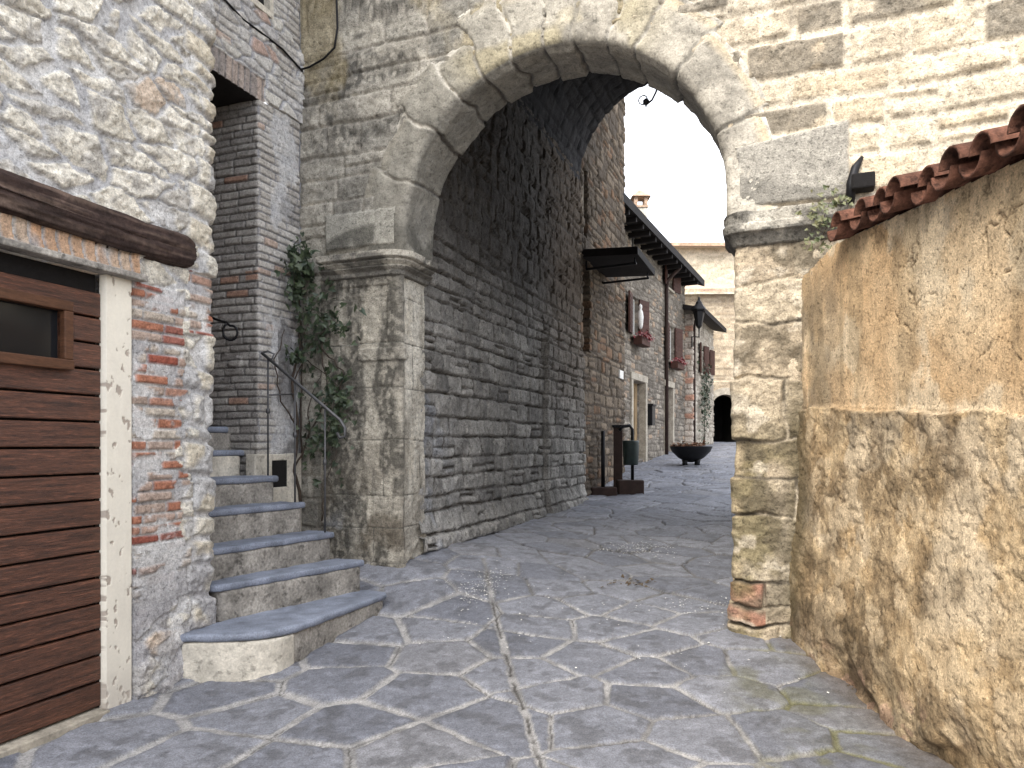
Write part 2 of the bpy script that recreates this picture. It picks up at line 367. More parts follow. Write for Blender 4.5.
def paving():
    y = np.concatenate([np.arange(-10, 2.8, .16), 2.85 * np.exp(np.arange(0, math.log(31 / 2.85), .0033))])
    p = np.linspace(0, 1, 640)
    xl = np.interp(y, [-10, -2, 6.2, 7.5, 12.5, 15.8, 16.5, 31], [-7.4, -4.8, -3.0, -1.25, .75, 2.1, 1.6, 8.4])
    xr = np.interp(y, [-10, 5.3, 6.2, 12.4, 13.2, 31], [2.6, 2.6, 2.6, 4.9, 8.5, 14])
    Y = np.repeat(y[:, None], len(p), 1); X = xl[:, None] + (xr - xl)[:, None] * p[None]
    Z0 = gz(X, Y)
    tr = []
    for u, v in SEEDS:
        q = img_ground(u, v)
        if all(math.hypot(q[0] - p_[0], (q[1] - p_[1]) * 1.1) > .39 for p_ in tr): tr.append(q)
    tr = np.array(tr); sx, sy = jgrid(-8, 14.5, -10.5, 31.5, .60, .44, 5)
    dd = np.sqrt((sx[:, None] - tr[:, 0]) ** 2 + (sy[:, None] - tr[:, 1]) ** 2).min(1)
    ok = dd > .36
    sx = np.concatenate([sx[ok], tr[:, 0]]); sy = np.concatenate([sy[ok], tr[:, 1]])
    Xw = X + .016 * (fbm(X * 3, Y * 3, 1, 4) - .5) * 2 + .010 * (fbm(X * 18, Y * 18, 4, 4) - .5) * 2
    Yw = Y + .016 * (fbm(X * 3, Y * 3, 2, 4) - .5) * 2 + .010 * (fbm(X * 18, Y * 18, 6, 4) - .5) * 2
    D, R, I = voro(Xw, Yw, sx, sy, 1.12, 9, .8, .9)
    near = sst(8.5, 5.2, Y); wide = near * np.clip(.48 + .6 * sst(.36, .58, fbm(X * .9, Y * .9, 21, 4) + .30 * sst(.2, -1.2, X) - .10 * sst(.6, 1.4, X)), 0, 1)
    la_, lb_ = np.array(img_ground(494, 582)), np.array(img_ground(550, 790)); ld = (lb_ - la_) / np.linalg.norm(lb_ - la_)
    sd_ = np.abs((Xw - la_[0]) * ld[1] - (Yw - la_[1]) * ld[0]) - .012 * fbm(X * 5, Y * 5, 71, 3); D = np.where((Y < la_[1] + 1.2) & (Y > 0), np.minimum(D, np.maximum(sd_, 0)), D)
    w = .005 + .009 * fbm(X * 4, Y * 4, 22, 3) + .013 * wide * (1 + .8 * sst(.0, -1.2, X))
    body = sst(w * .8, w + .006, D)
    rough = fbm(X * 7, Y * 7, 31, 5)
    crk_h = sst(.006, .002, D) * sst(.46, .54, fbm(X * 2.5, Y * 2.5, 57, 4))
    H = -.018 * (1 - body) - .010 * crk_h - .006 * sst(.035, 0, D - w) * body + .018 * (R[0] - .5) * body + .014 * (rough - .5) * body + .008 * (fbm(X * 30, Y * 30, 33, 4) - .5)
    H += .016 * (fbm(X * 14, Y * 14, 35, 4) - .35) * (1 - body) * wide
    # tilt of each slab
    H += body * .02 * ((R[1] - .5) * (Xw - sx[I]) + (R[2] - .5) * (Yw - sy[I])) * 2
    slab = cmix(C(.118, .125, .150), C(.196, .203, .230), np.clip(R[3] * .95 + .4 * (fbm(X * 2.2, Y * 2.2, 41, 4) - .45), 0, 1))
    slab = cmix(slab, C(.17, .16, .15), .25 * (R[1] > .90))
    slab = cmix(slab, slab * 1.45, .5 * sst(.54, .66, fbm(X * 12, Y * 16, 47, 6)))
    slab = cmix(slab, C(.07, .07, .075), .5 * sst(.56, .68, fbm(X * 9, Y * 9, 49, 5)))
    mort = cmix(C(.11, .105, .10), cmix(C(.20, .197, .197), C(.33, .323, .318), sst(.3, .65, fbm(X * 9, Y * 9, 53, 5))), np.clip(wide * 1.5 + .5 * (fbm(X * 6, Y * 6, 51, 3) - .5), 0, 1))
    crk = sst(.006, .002, D) * sst(.46, .54, fbm(X * 2.5, Y * 2.5, 57, 4)); mort = cmix(mort, C(.05, .045, .04), crk * .9)
    rim = sst(.004, .0, np.abs(D - w)) * sst(.48, .6, fbm(X * 5, Y * 5, 58, 4)); mort = cmix(mort, C(.07, .065, .06), .7 * rim)
    col = cmix(mort, slab, body)
    # moss and dirt in the corner by the ochre wall and along the wall feet
    ms = sst(.55, .0, np.abs(X - (2.02 - .12 * np.maximum(0, 4.6 - Y)) + .25 * (Y < 4.6)) + .5 * np.maximum(0, Y - 5.3)) * sst(.36, .58, fbm(X * 3.5, Y * 3.5, 61, 4)) * (1 - .75 * body)
    ms2 = sst(.42, .05, np.abs(X - (1.55 + .1 * (Y - 4.2)))) * sst(5.2, 4.6, Y) * sst(.45, .6, fbm(X * 4, Y * 4, 66, 4)) * .75
    col = cmix(col, C(.12, .118, .05), np.clip(ms + ms2 * 1.2, 0, .75) * (1 - .45 * body))
    dirt = sst(.3, 0, 2.1 - X) * sst(6, 5.3, Y)
    col = cmix(col, C(.11, .085, .06), dirt * .7)
    P = np.stack([X, Y, Z0 + H], -1)
    o = grid_mesh('pavement', P, col, M['paving'], None); o['kind'] = 'structure'
    g = MB(); g.box((0, 0, -1.0), 1200, 1200, .4)
    gm = surf('earth', (.2, .18, .14), .95, n1=(.5, .7, 1.2), n2=(4, .8, 1.2), bump=(2, .5, .1))
    o = g.build('ground', gm); o['kind'] = 'structure'
paving()

# ------------------------------------------------------------------ brick pattern shared by several walls
def bricks(A, Z, z0, z1, seed, bh=.062, bl=(.2, .27), warp=.006, rnd=.012):
    return coursed(A, Z, z0, z1, (bh * .9, bh * 1.12), bl, seed, warp, 5, rnd)

# ------------------------------------------------------------------ garage building (left)
garage = thing('garage_building', 'pale rubble stone building with brown plank garage door, at the left edge', 'building', (GC[0] - 1.5, 3.2, 0))
DA0, DA1, DZ = -3.3, -.66, 2.46      # garage door opening along the face
def garage_fun(A, Z):
    sx, sz = jgrid(-12, 2.4, -.4, 8.2, .27, .115, 21, 1.0)
    kp = np.random.default_rng(22).random(len(sx)) > .24; sx, sz = sx[kp], sz[kp]
    wx = A + .05 * 2 * (fbm(A * 4, Z * 4, 3, 4) - .5) + .026 * (fbm(A * 15, Z * 15, 5, 4) - .5) * 2
    wz = Z + .035 * 2 * (fbm(A * 4, Z * 4, 7, 4) - .5) + .018 * (fbm(A * 15, Z * 15, 9, 4) - .5) * 2
    D, R, I = voro(wx, wz, sx, sz, 2.4, 23, .7, .9)
    inset = .010 + .055 * R[0] ** 1.8
    body = sst(inset * .85, inset + .012, D)
    rough = fbm(A * 9, Z * 9, 11, 5); rg2 = fbm(A * 34, Z * 34, 13, 4)
    rid = 1 - 2 * np.abs(fbm(A * 7, Z * 16, 14, 4) - .5)
    dome = np.clip((D - inset) / .09, 0, 1) ** .5
    H = body * (.010 + .014 * R[1] + .005 * dome + .020 * (rid - .8)) + .034 * (rough - .5) * (.4 + body) + .018 * (rg2 - .5) * (.5 + body) + .02 * (fbm(A * 2, Z * 2, 15, 3) - .5)
    stone = cmix(C(.60, .56, .475), C(.79, .75, .655), R[2])
    stone = cmix(stone, C(.56, .40, .29), .55 * (R[3] > .93) + 0 * A)
    stone = cmix(stone, C(.44, .42, .39), .75 * sst(.52, .66, fbm(A * 8, Z * 8, 17, 5)))
    stone = cmix(stone, C(.30, .28, .25), .6 * sst(.60, .72, fbm(A * 11, Z * 22, 18, 4)))
    mort = cmix(C(.44, .44, .45), C(.66, .655, .645), sst(.3, .7, fbm(A * 5, Z * 5, 19, 5)))
    smear = sst(.60, .68, fbm(A * 2.6, Z * 3.2, 20, 4)); col = cmix(mort, stone, body * (1 - .85 * smear)); H = mix(H, .014 + .03 * (rough - .5) + .012 * (rg2 - .5), .7 * smear)
    # bricks beside the jamb, at the soldier course over the door and in the corner
    Db, Rb, _, _ = bricks(A, Z + .0 * A, -.2, 8, 33)
    bb = sst(.003, .011, Db)
    Hb = .014 * bb + .012 * Rb[1] * bb + .010 * (rough - .5) + .005 * (rg2 - .5)
    bc = cmix(C(.44, .34, .28), C(.40, .175, .11), sst(.3, .75, Rb[0])); bc = cmix(bc, C(.50, .45, .38), (Rb[2] > .62) * .9)
    bc = cmix(bc, C(.30, .08, .055), (Rb[3] > .86) * .85)
    Hb = Hb + .012 * (rough - .5) + .008 * (rg2 - .5)
    plaster = sst(.43, .52, fbm(A * 6, Z * 9, 37, 5) - .2 * (Rb[3] > .72) + .14 * sst(1.0, .5, Z))
    cb = cmix(mort, bc, bb * (1 - .9 * plaster)); Hb = mix(Hb, .012 + .018 * (rough - .5), plaster)
    edge = -.24 + .16 * (fbm(A * 0, Z * 5, 39, 2) - .5) * 2
    mb = ((A > DA1 - .05) & (A < edge) & (Z < 2.42 + .12 * fbm(A * 4, Z, 41, 2))) | ((A > -.23) & (Z > 2.22) & (Z < 2.62) & (A < .25))
    mb = mb & ~((Z < .55) & (fbm(A * 4, Z * 4, 43, 2) > .35))
    mbf = mb.astype(float)
    # soldier bricks under the beam
    q = (A + .02 * np.sin(Z * 20)) / .078; qd = np.abs(q - np.round(q) - 0) ; ss = sst(.44, .36, qd); qr = h2(np.floor(q + .5), q * 0, 45)
    ms = (Z > 2.50) & (Z < 2.63) & (A < -.62) & (A > -3.5)
    sc = cmix(mort, cmix(C(.52, .30, .17), C(.56, .45, .35), qr), ss * sst(.85, .6, fbm(A * 6, Z * 6, 47, 3)))
    H = np.where(ms, .015 * ss + .008 * (rough - .5), mix(H, Hb, mbf)); col = np.where(ms[..., None], sc, cmix(col, cb, mbf))
    # quoin stones on the corner
    Dq, Rq, _, _ = coursed(A * .6 + .15, Z + .12 * A, -.2, 8, (.07, .27), (.9, 1.2), 51, .022, 5, .03)
    ql = -(.10 + .22 * h2(np.floor(Rq[0] * 9999), Rq[1] * 0, 53)) + .05 * (fbm(A * 7, Z * 7, 55, 3) - .5) * 2
    qm = (A > ql) & (A < .5) & ~((Z > 2.22) & (Z < 2.62))
    qb = sst(.006, .035, Dq) * sst(0, .03, A - ql)
    Hq = qb * (.010 + .022 * Rq[1] + .014 * np.clip(Dq / .08, 0, 1) ** .5 + .02 * (rid - .8)) + .05 * (rough - .5) + .02 * (rg2 - .5)
    qc = cmix(mort, cmix(cmix(C(.58, .52, .41), C(.68, .65, .57), Rq[2]), C(.45, .445, .44), sst(.44, .58, fbm(A * 6, Z * 6, 59, 5))), qb)
    qf = qm * sst(.04, -.0, ql - A)
    H = mix(H, Hq, qf); col = cmix(col, qc, qf)
    # lower part is grey with plaster smears
    gr = sst(1.0, .4, Z) * sst(.25, .5, fbm(A * 4, Z * 4, 63, 4)) * (A < .4)
    col = cmix(col, C(.37, .36, .37), .75 * gr); H += .03 * gr * (fbm(A * 8, Z * 8, 65, 4) - .5)
    H = H + .04 * sst(.5, 0, Z)
    H = rects(A, Z, H, [(DA0, DA1, -1, DZ, .12)])
    return H, col
a = lines([(-11.5, -4, .09), (-4, -1.75, .03), (-1.75, .16, .0085), (.16, 2.2, .05)], (DA0, DA1))
z = lines([(-.35, 4.9, .0092), (4.9, 8.0, .08)], (DZ,))
wall('wall', GC, GD, (-GN[0], -GN[1]), a, z, garage_fun, M['rubble'], garage, rad=.07)
GF = (GC, GD)
# timber lintel beam
def beam():
    n, m = 260, 64
    L_ = np.linspace(-4.2, -.20, n); ang = np.linspace(0, 2 * math.pi, m)
    A, G = np.meshgrid(L_, ang, indexing='ij')
    c, s_ = np.cos(G), np.sin(G)
    hw = np.where(A < -.9, .10, .10) + .012 * (fbm(A * 3, A * 0, 3, 3) - .5) * 2
    taper = sst(-.20, -.28, A) ** .5 * .25 + .75
    rr = (np.abs(c) ** 5 + np.abs(s_) ** 5) ** (-1 / 5)
    gro = .016 * (fbm(A * 2.5, (np.round(G * 14) + 0) * .9, 7, 2) - .5) * 2 + .02 * (fbm(A * 5, G * 4, 9, 4) - .5)
    hn = .075 * rr * c * taper + gro * c; hz = hw * .98 * rr * s_ * taper + gro * s_
    hz = hz + 2.735 + .015 * np.sin(A * 2.1) ; hn = hn - .012
    P = np.stack([GC[0] + GD[0] * A + GN[0] * hn, GC[1] + GD[1] * A + GN[1] * hn, hz], -1)
    end = np.repeat(P[-1:].mean(1, keepdims=True), m, 1) + np.array([GD[0], GD[1], 0]) * .012
    mid = (P[-1:] + end) / 2 + np.array([GD[0], GD[1], 0]) * .008
    P = np.concatenate([P, mid, end])
    col = cmix(C(.035, .022, .019), C(.10, .07, .055), sst(.4, .8, fbm(np.concatenate([A, A[-1:], A[-1:]]) * 3, np.concatenate([G, G[-1:], G[-1:]]) * 9, 13, 4)))
    return grid_mesh('lintel_beam', P, col, surf('aged_beam', bump=(12, 1, .02), n1=(5, .6, 1.4), n2=(26, .6, 1.5)), garage)
beam()
# door
gd = bpy.data.objects.new('garage_door', None); link(gd); gd.parent = garage
dh = -.022
pl = MB(); zz = .035; i = 0
Wd = (-2.05, -1.10, 1.955, 2.215)       # door window, inner opening
DT = 2.375
while zz < DT - .02:
    hh = .1455; z1 = min(zz + hh - .012, DT); off = .004 * (random.random() - .5)
    aL, aR = DA0 + .03, -.853
    if z1 > Wd[2] and zz < Wd[3]:
        pl.fbox(GF, Wd[1], aR, dh - .035, dh + off, zz, z1); pl.fbox(GF, aL, Wd[0], dh - .035, dh + off, zz, z1)
        if zz < Wd[2]: pl.fbox(GF, Wd[0], Wd[1], dh - .035, dh + off, zz, Wd[2])
        if z1 > Wd[3]: pl.fbox(GF, Wd[0], Wd[1], dh - .035, dh + off, Wd[3], z1)
    else:
        pl.fbox(GF, aL, aR, dh - .035, dh + off, zz, z1)
    zz += hh; i += 1
pl.build('door_boards', M['wood'], gd, bevel=.007)
bk = MB(); bk.fbox(GF, DA0 + .01, -.86, dh - .058, dh - .037, .02, DZ - .003); bk.build('door_back', M['black'], gd)  # black sheet stands for the shade in the gap above the boards
fr = MB(); t_ = .055
fr.fbox(GF, Wd[0] - t_, Wd[1] + t_, dh - .03, dh + .028, Wd[3], Wd[3] + t_); fr.fbox(GF, Wd[0] - t_, Wd[1] + t_, dh - .03, dh + .034, Wd[2] - t_, Wd[2])
fr.fbox(GF, Wd[1], Wd[1] + t_, dh - .03, dh + .027, Wd[2], Wd[3]); fr.fbox(GF, Wd[0] - t_, Wd[0], dh - .03, dh + .027, Wd[2], Wd[3])
fr.build('window_frame', M['wood_trim'], gd, bevel=.006)
gl = MB(); gl.fbox(GF, Wd[0], Wd[1], dh - .034, dh - .026, Wd[2], Wd[3]); gl.build('window_pane', M['glass'], gd)
def jamb(a0, a1):
    n, m = 90, 300
    aa = lines([(a0, a1, .004)]); zz = np.linspace(-.05, DZ - .002, 620)
    def fn(A, Z):
        chip = sst(.70, .73, fbm(A * 26 + 3, Z * 17, 71, 5) + .02 * sst(.03, 0, A - a0) + .09 * sst(.4, .05, Z) + .05 * sst(.55, .7, fbm(A * 5, Z * 2.5, 73, 3)))
        H = .012 - .004 * chip + .002 * (fbm(A * 40, Z * 6, 75, 3) - .5)
        H = np.where((A < a0 + .003) | (A > a1 - .003), -.035, H)
        col = cmix(cmix(C(.74, .70, .60), C(.66, .62, .54), fbm(A * 8, Z * 3, 77, 4)), C(.38, .33, .28), chip)
        return H, cmix(col, C(.5, .46, .4), .5 * sst(.3, 0, Z))
    return wall('door_jamb', GC, GD, (-GN[0], -GN[1]), aa, zz, fn, surf('chipped_white_paint', rough=.65, n1=(6, .94, 1.04), n2=(60, .95, 1.04), bump=(40, .25, .003)), garage, rad=.001)
jamb(-.853, -.672)
lg = MB(); lg.fbox(GF, DA0 - .1, -.62, -.02, .085, DZ - .002, DZ + .035); lg.build('lintel_ledge', M['riser'], garage, bevel=.008)
th = MB(); th.fbox(GF, DA0, -.853, -.11, .05, -.1, .022); th.build('threshold', M['surround'], garage, bevel=.008)
bod = MB(); bod.prism([(GC[0] - 1.9, GC[1] + .6), (GC[0] - GN[0] * .25 - .1, GC[1] - .12), (GC[0] - GN[0] * .3 - GD[0] * 11.4, GC[1] - GN[1] * .3 - GD[1] * 11.4), (GC[0] - 5 - GD[0] * 11.4, GC[1] - GD[1] * 11.4)], 7.6, 8.1)
bod.build('roof', M['tile'], garage)

# ------------------------------------------------------------------ brick house with the stair doorway
brickh = thing('brick_house', 'narrow grey brick house with a deep doorway above the stairs', 'building', (SW0[0] - .6, SW0[1], 1.2))
SF = (SW0, T)
ZL = 4.53
def brick_fun(A, Z, outer=False):
    D, R, LA, LZ = bricks(A, Z, 0, 9, 61, .066, (.19, .27), .008)
    b = sst(.002, .011, D)
    rough = fbm(A * 10, Z * 10, 63, 4)
    H = .012 * b + .012 * R[1] * b + .010 * (rough - .5)
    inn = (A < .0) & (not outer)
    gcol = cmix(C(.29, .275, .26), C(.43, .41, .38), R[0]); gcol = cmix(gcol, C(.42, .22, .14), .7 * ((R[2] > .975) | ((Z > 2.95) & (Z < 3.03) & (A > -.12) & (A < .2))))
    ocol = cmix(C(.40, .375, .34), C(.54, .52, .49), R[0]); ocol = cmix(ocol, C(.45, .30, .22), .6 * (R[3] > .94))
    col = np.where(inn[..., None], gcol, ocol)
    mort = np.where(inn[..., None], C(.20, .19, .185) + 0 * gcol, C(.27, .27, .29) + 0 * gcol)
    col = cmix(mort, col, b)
    # pale mortar smeared over the bricks on the outer face, rougher and greyer low down
    pm = sst(.52, .62, fbm(A * 3.2, Z * 2.2, 65, 4) + .1 * sst(5.0, 5.8, Z) + .22 * sst(2.6, 2.0, Z) - .12 * sst(.25, .1, A)) * ((A > .02) | outer)
    col = cmix(col, cmix(C(.42, .43, .46), C(.60, .59, .57), rough), .85 * pm); H = mix(H, .014 + .025 * (rough - .5), .85 * pm)
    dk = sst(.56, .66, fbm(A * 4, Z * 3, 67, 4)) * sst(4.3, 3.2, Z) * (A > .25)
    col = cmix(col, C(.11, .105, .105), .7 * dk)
    # grey joint in the corner with the gate
    jn = sst(.56, .60, A + .03 * (fbm(A * 3, Z * 4, 69, 3) - .5)); col = cmix(col, C(.22, .225, .25), jn * .9); H = mix(H, -.01 + .02 * (rough - .5), jn)
    ml = sst(.60, .70, fbm(A * 6, Z * 8, 74, 3)) * (Z > 2.0) * (Z < 2.35) * inn
    H += .02 * ml
    return H, col
a = lines([(-1.6, -.55, .03), (-.55, .70, .0085)]); z = lines([(.6, ZL, .0088), (ZL + .0088, ZL + .05, .0088)])
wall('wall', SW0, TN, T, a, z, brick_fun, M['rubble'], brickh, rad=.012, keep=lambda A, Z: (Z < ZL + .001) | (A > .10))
WU = (-.62, .17, 5.32, 6.6)          # upper window on the outer face
def upper_fun(A, Z):
    H, col = brick_fun(A, Z, True)
    D, R, I = voro(A + .04 * (fbm(A * 4, Z * 4, 81, 3) - .5), Z + .03 * (fbm(A * 4, Z * 4, 82, 3) - .5), *jgrid(-5, 2, 3.5, 9, .24, .10, 83), 2.2, 85, .7, .8)
    b = sst(.004, .03, D); rub = sst(.46, .56, fbm(A * 1.8, Z * 1.8, 87, 3) + .06 * (Z - 5.2))
    rough = fbm(A * 10, Z * 10, 88, 4)
    sc = cmix(C(.36, .365, .39), cmix(C(.46, .45, .45), C(.62, .60, .55), R[0]), b)
    sc = cmix(sc, C(.45, .26, .18), .6 * (R[2] > .93) * b)
    H = mix(H, .012 + .02 * b + .02 * (rough - .5), rub); col = cmix(col, sc, rub)
    # soldier arch over the doorway
    q = A / .075; qd = np.abs(q - np.round(q)); s_ = sst(.46, .36, qd); ar = (Z < ZL + .2 - .0 * A) & (A < .06) & (A > -1.4)
    qr = h2(np.floor(q + .5), q * 0, 89)
    col = np.where(ar[..., None], cmix(C(.20, .195, .2), cmix(C(.30, .27, .255), C(.44, .36, .31), qr), s_), col); H = np.where(ar, .018 * s_ + .01 * (rough - .5), H)
    H = rects(A, Z, H, [(WU[0], WU[1], WU[2], WU[3], .14)])
    return H, col
a = lines([(-3.2, -1.4, .06), (-1.4, .70, .010)], WU[:2]); z = lines([(ZL, 6.0, .010), (6.0, 8.4, .06)], WU[2:])
wall('wall', SW0, T, T, a, z, upper_fun, M['rubble'], brickh, rad=.012, keep=lambda A, Z: (Z > ZL + .02) | (A < .13))
so = MB(); so.fbox(SF, -1.5, .015, -.95, .005, ZL - .004, ZL + .05); so.build('lintel_soffit', M['dark_wood'], brickh)
di = MB(); di.fbox(SF, -1.6, .0, -.98, -.90, 1.6, ZL); di.build('door', M['brown_door'], brickh)
wf = MB()
for q in ((WU[0], WU[1], WU[2], WU[2] + .055), (WU[0], WU[1], WU[3] - .055, WU[3]), (WU[0], WU[0] + .055, WU[2] + .055, WU[3] - .055), (WU[1] - .055, WU[1], WU[2] + .055, WU[3] - .055)):
    wf.fbox(SF, q[0], q[1], -.05, .035, q[2], q[3])
wfo = wf.build('window', M['white_plaster'], brickh, bevel=.004)
gl = MB(); gl.fbox(SF, WU[0] + .05, WU[1] - .05, -.045, -.03, WU[2] + .05, WU[3] - .05); gl.build('window_pane', M['glass'], wfo)
# white plastered foot with the square hole
ft = MB()
zt = 1.42; A0, A1, HB = .0, .56, .05
ft.fbox(SF, A0 - .10, .13, -.05, HB, .55, zt); ft.fbox(SF, .34, A1, -.05, HB - .004, .55, zt + .002); ft.fbox(SF, .13, .34, -.05, HB - .002, 1.36, zt - .002); ft.fbox(SF, .13, .34, -.05, HB - .002, .55, 1.12)
ft.build('plastered_foot', M['white_plaster'], brickh, bevel=.008)
ho = MB(); ho.fbox(SF, .12, .35, -.04, .043, 1.10, 1.37); ho.build('dark_vent', M['black'], brickh)

# ------------------------------------------------------------------ gateway
gate = thing('stone_gateway', 'tall medieval stone gateway with round arch spanning the lane', 'gateway', (*gp(KC), 0))
VOUS = [(0, 19, .31), (19, 45, .36), (45, 60, .44), (60, 71, .66), (71, 83, .50), (83, 93, .66), (93, 104, .50), (104, 115, .58), (115, 127, .36), (127, 142, .46), (142, 161, .33), (161, 180, .42)]
def gate_fun(A, Z):
    rt = sst(1.4, 2.9, A)                         # towards the right the stone is cleaner and creamier; left greyness partly painted shade
    D, R, LA, LZ = coursed(A, Z, -.5, 8.6, (.17, .29), (.32, .78), 91, .022, 2.6, .03, .16)
    rough = fbm(A * 9, Z * 9, 93, 5); rg2 = fbm(A * 30, Z * 30, 95, 3)
    mw = .005 + .016 * rt
    b = sst(mw * .7, mw + .02, D)
    H = b * (.010 + .018 * R[1]) + .034 * (rough - .5) * (.4 + .6 * b) + .020 * (rg2 - .5) + b * .02 * ((R[2] - .5) * LA + (R[3] - .5) * LZ)
    sl = cmix(C(.30, .285, .25), C(.44, .41, .35), R[0])
    sr = cmix(C(.55, .45, .32), C(.68, .595, .465), R[0]); drk = (R[3] > .76)
    sr = cmix(sr, C(.24, .21, .165), .92 * drk * sst(.3, .45, fbm(A * 5, Z * 6, 97, 4)))
    st = cmix(sl, sr, rt)
    mort = cmix(cmix(C(.42, .39, .33), C(.30, .28, .25), fbm(A * 3, Z * 3, 99, 3)), C(.66, .58, .46), rt)
    col = cmix(mort, st, b)
    wm = sst(.55, .68, fbm(A * 2.5, Z * 2.5, 101, 4)) * (1 - rt)
    col = cmix(col, C(.62, .57, .48), .55 * wm * (1 - .6 * b))
    # lichen and black weathering in bands, mostly on the left and over the arch
    w1 = sst(.42, .58, fbm(A * 1.6 + 3, Z * 3.4, 103, 5)) * sst(3.9, 4.6, Z + .25 * (fbm(A * 2, Z, 104, 2) - .5)) * (1 - .6 * rt)
    fine = sst(.34, .56, fbm(A * 26, Z * 20, 105, 4))
    col = cmix(col, C(.095, .09, .08), .8 * w1 * fine)
    g2 = sst(.5, .62, fbm(A * 3, Z * 3, 106, 5)); col = cmix(col, col * .62, .7 * g2 * (1 - .5 * rt)); col = cmix(col, C(.30, .25, .185), .35 * rt * sst(.56, .68, fbm(A * 3, Z * 4, 108, 5)))
    oc = sst(.55, .68, fbm(A * 2.2, Z * 1.2, 107, 4)) * sst(4.2, 5, Z); col = cmix(col, C(.38, .31, .17), .5 * oc)
    # smooth grey springing blocks
    e = .012 * (fbm(A * 9, Z * 9, 109, 3) - .5) * 2
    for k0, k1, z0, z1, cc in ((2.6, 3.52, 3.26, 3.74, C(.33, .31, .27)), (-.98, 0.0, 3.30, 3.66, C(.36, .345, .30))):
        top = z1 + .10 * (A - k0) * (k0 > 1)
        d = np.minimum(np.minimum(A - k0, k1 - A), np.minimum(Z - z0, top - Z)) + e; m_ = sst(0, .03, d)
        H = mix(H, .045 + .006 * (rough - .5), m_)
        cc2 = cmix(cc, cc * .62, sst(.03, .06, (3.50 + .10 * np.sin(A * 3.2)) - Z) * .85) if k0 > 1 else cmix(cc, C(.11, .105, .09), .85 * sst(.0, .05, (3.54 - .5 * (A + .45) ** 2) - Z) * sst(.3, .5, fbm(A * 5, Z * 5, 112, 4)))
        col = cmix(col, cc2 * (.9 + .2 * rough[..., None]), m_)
    return H, col
def gate_keep(A, Z):
    r = np.hypot(A - KC, Z - ZC)
    ins = ((np.abs(A - KC) < RA + .06) & (Z < ZC)) | (r < RA + .06)
    return ~(ins | ((A > -.95) & (A < KC) & (Z < 3.1)) | ((A > KC) & (A < 3.1) & (Z < 3.1)))
a = lines([(-1.32, 4.75, .0125), (4.75, 6.2, .06)]); z = lines([(-.2, 5.35, .0125), (5.35, 8.6, .07)])
wall('front_wall', K0, E, E, a, z, gate_fun, M['gate'], gate, rad=.01, keep=gate_keep)
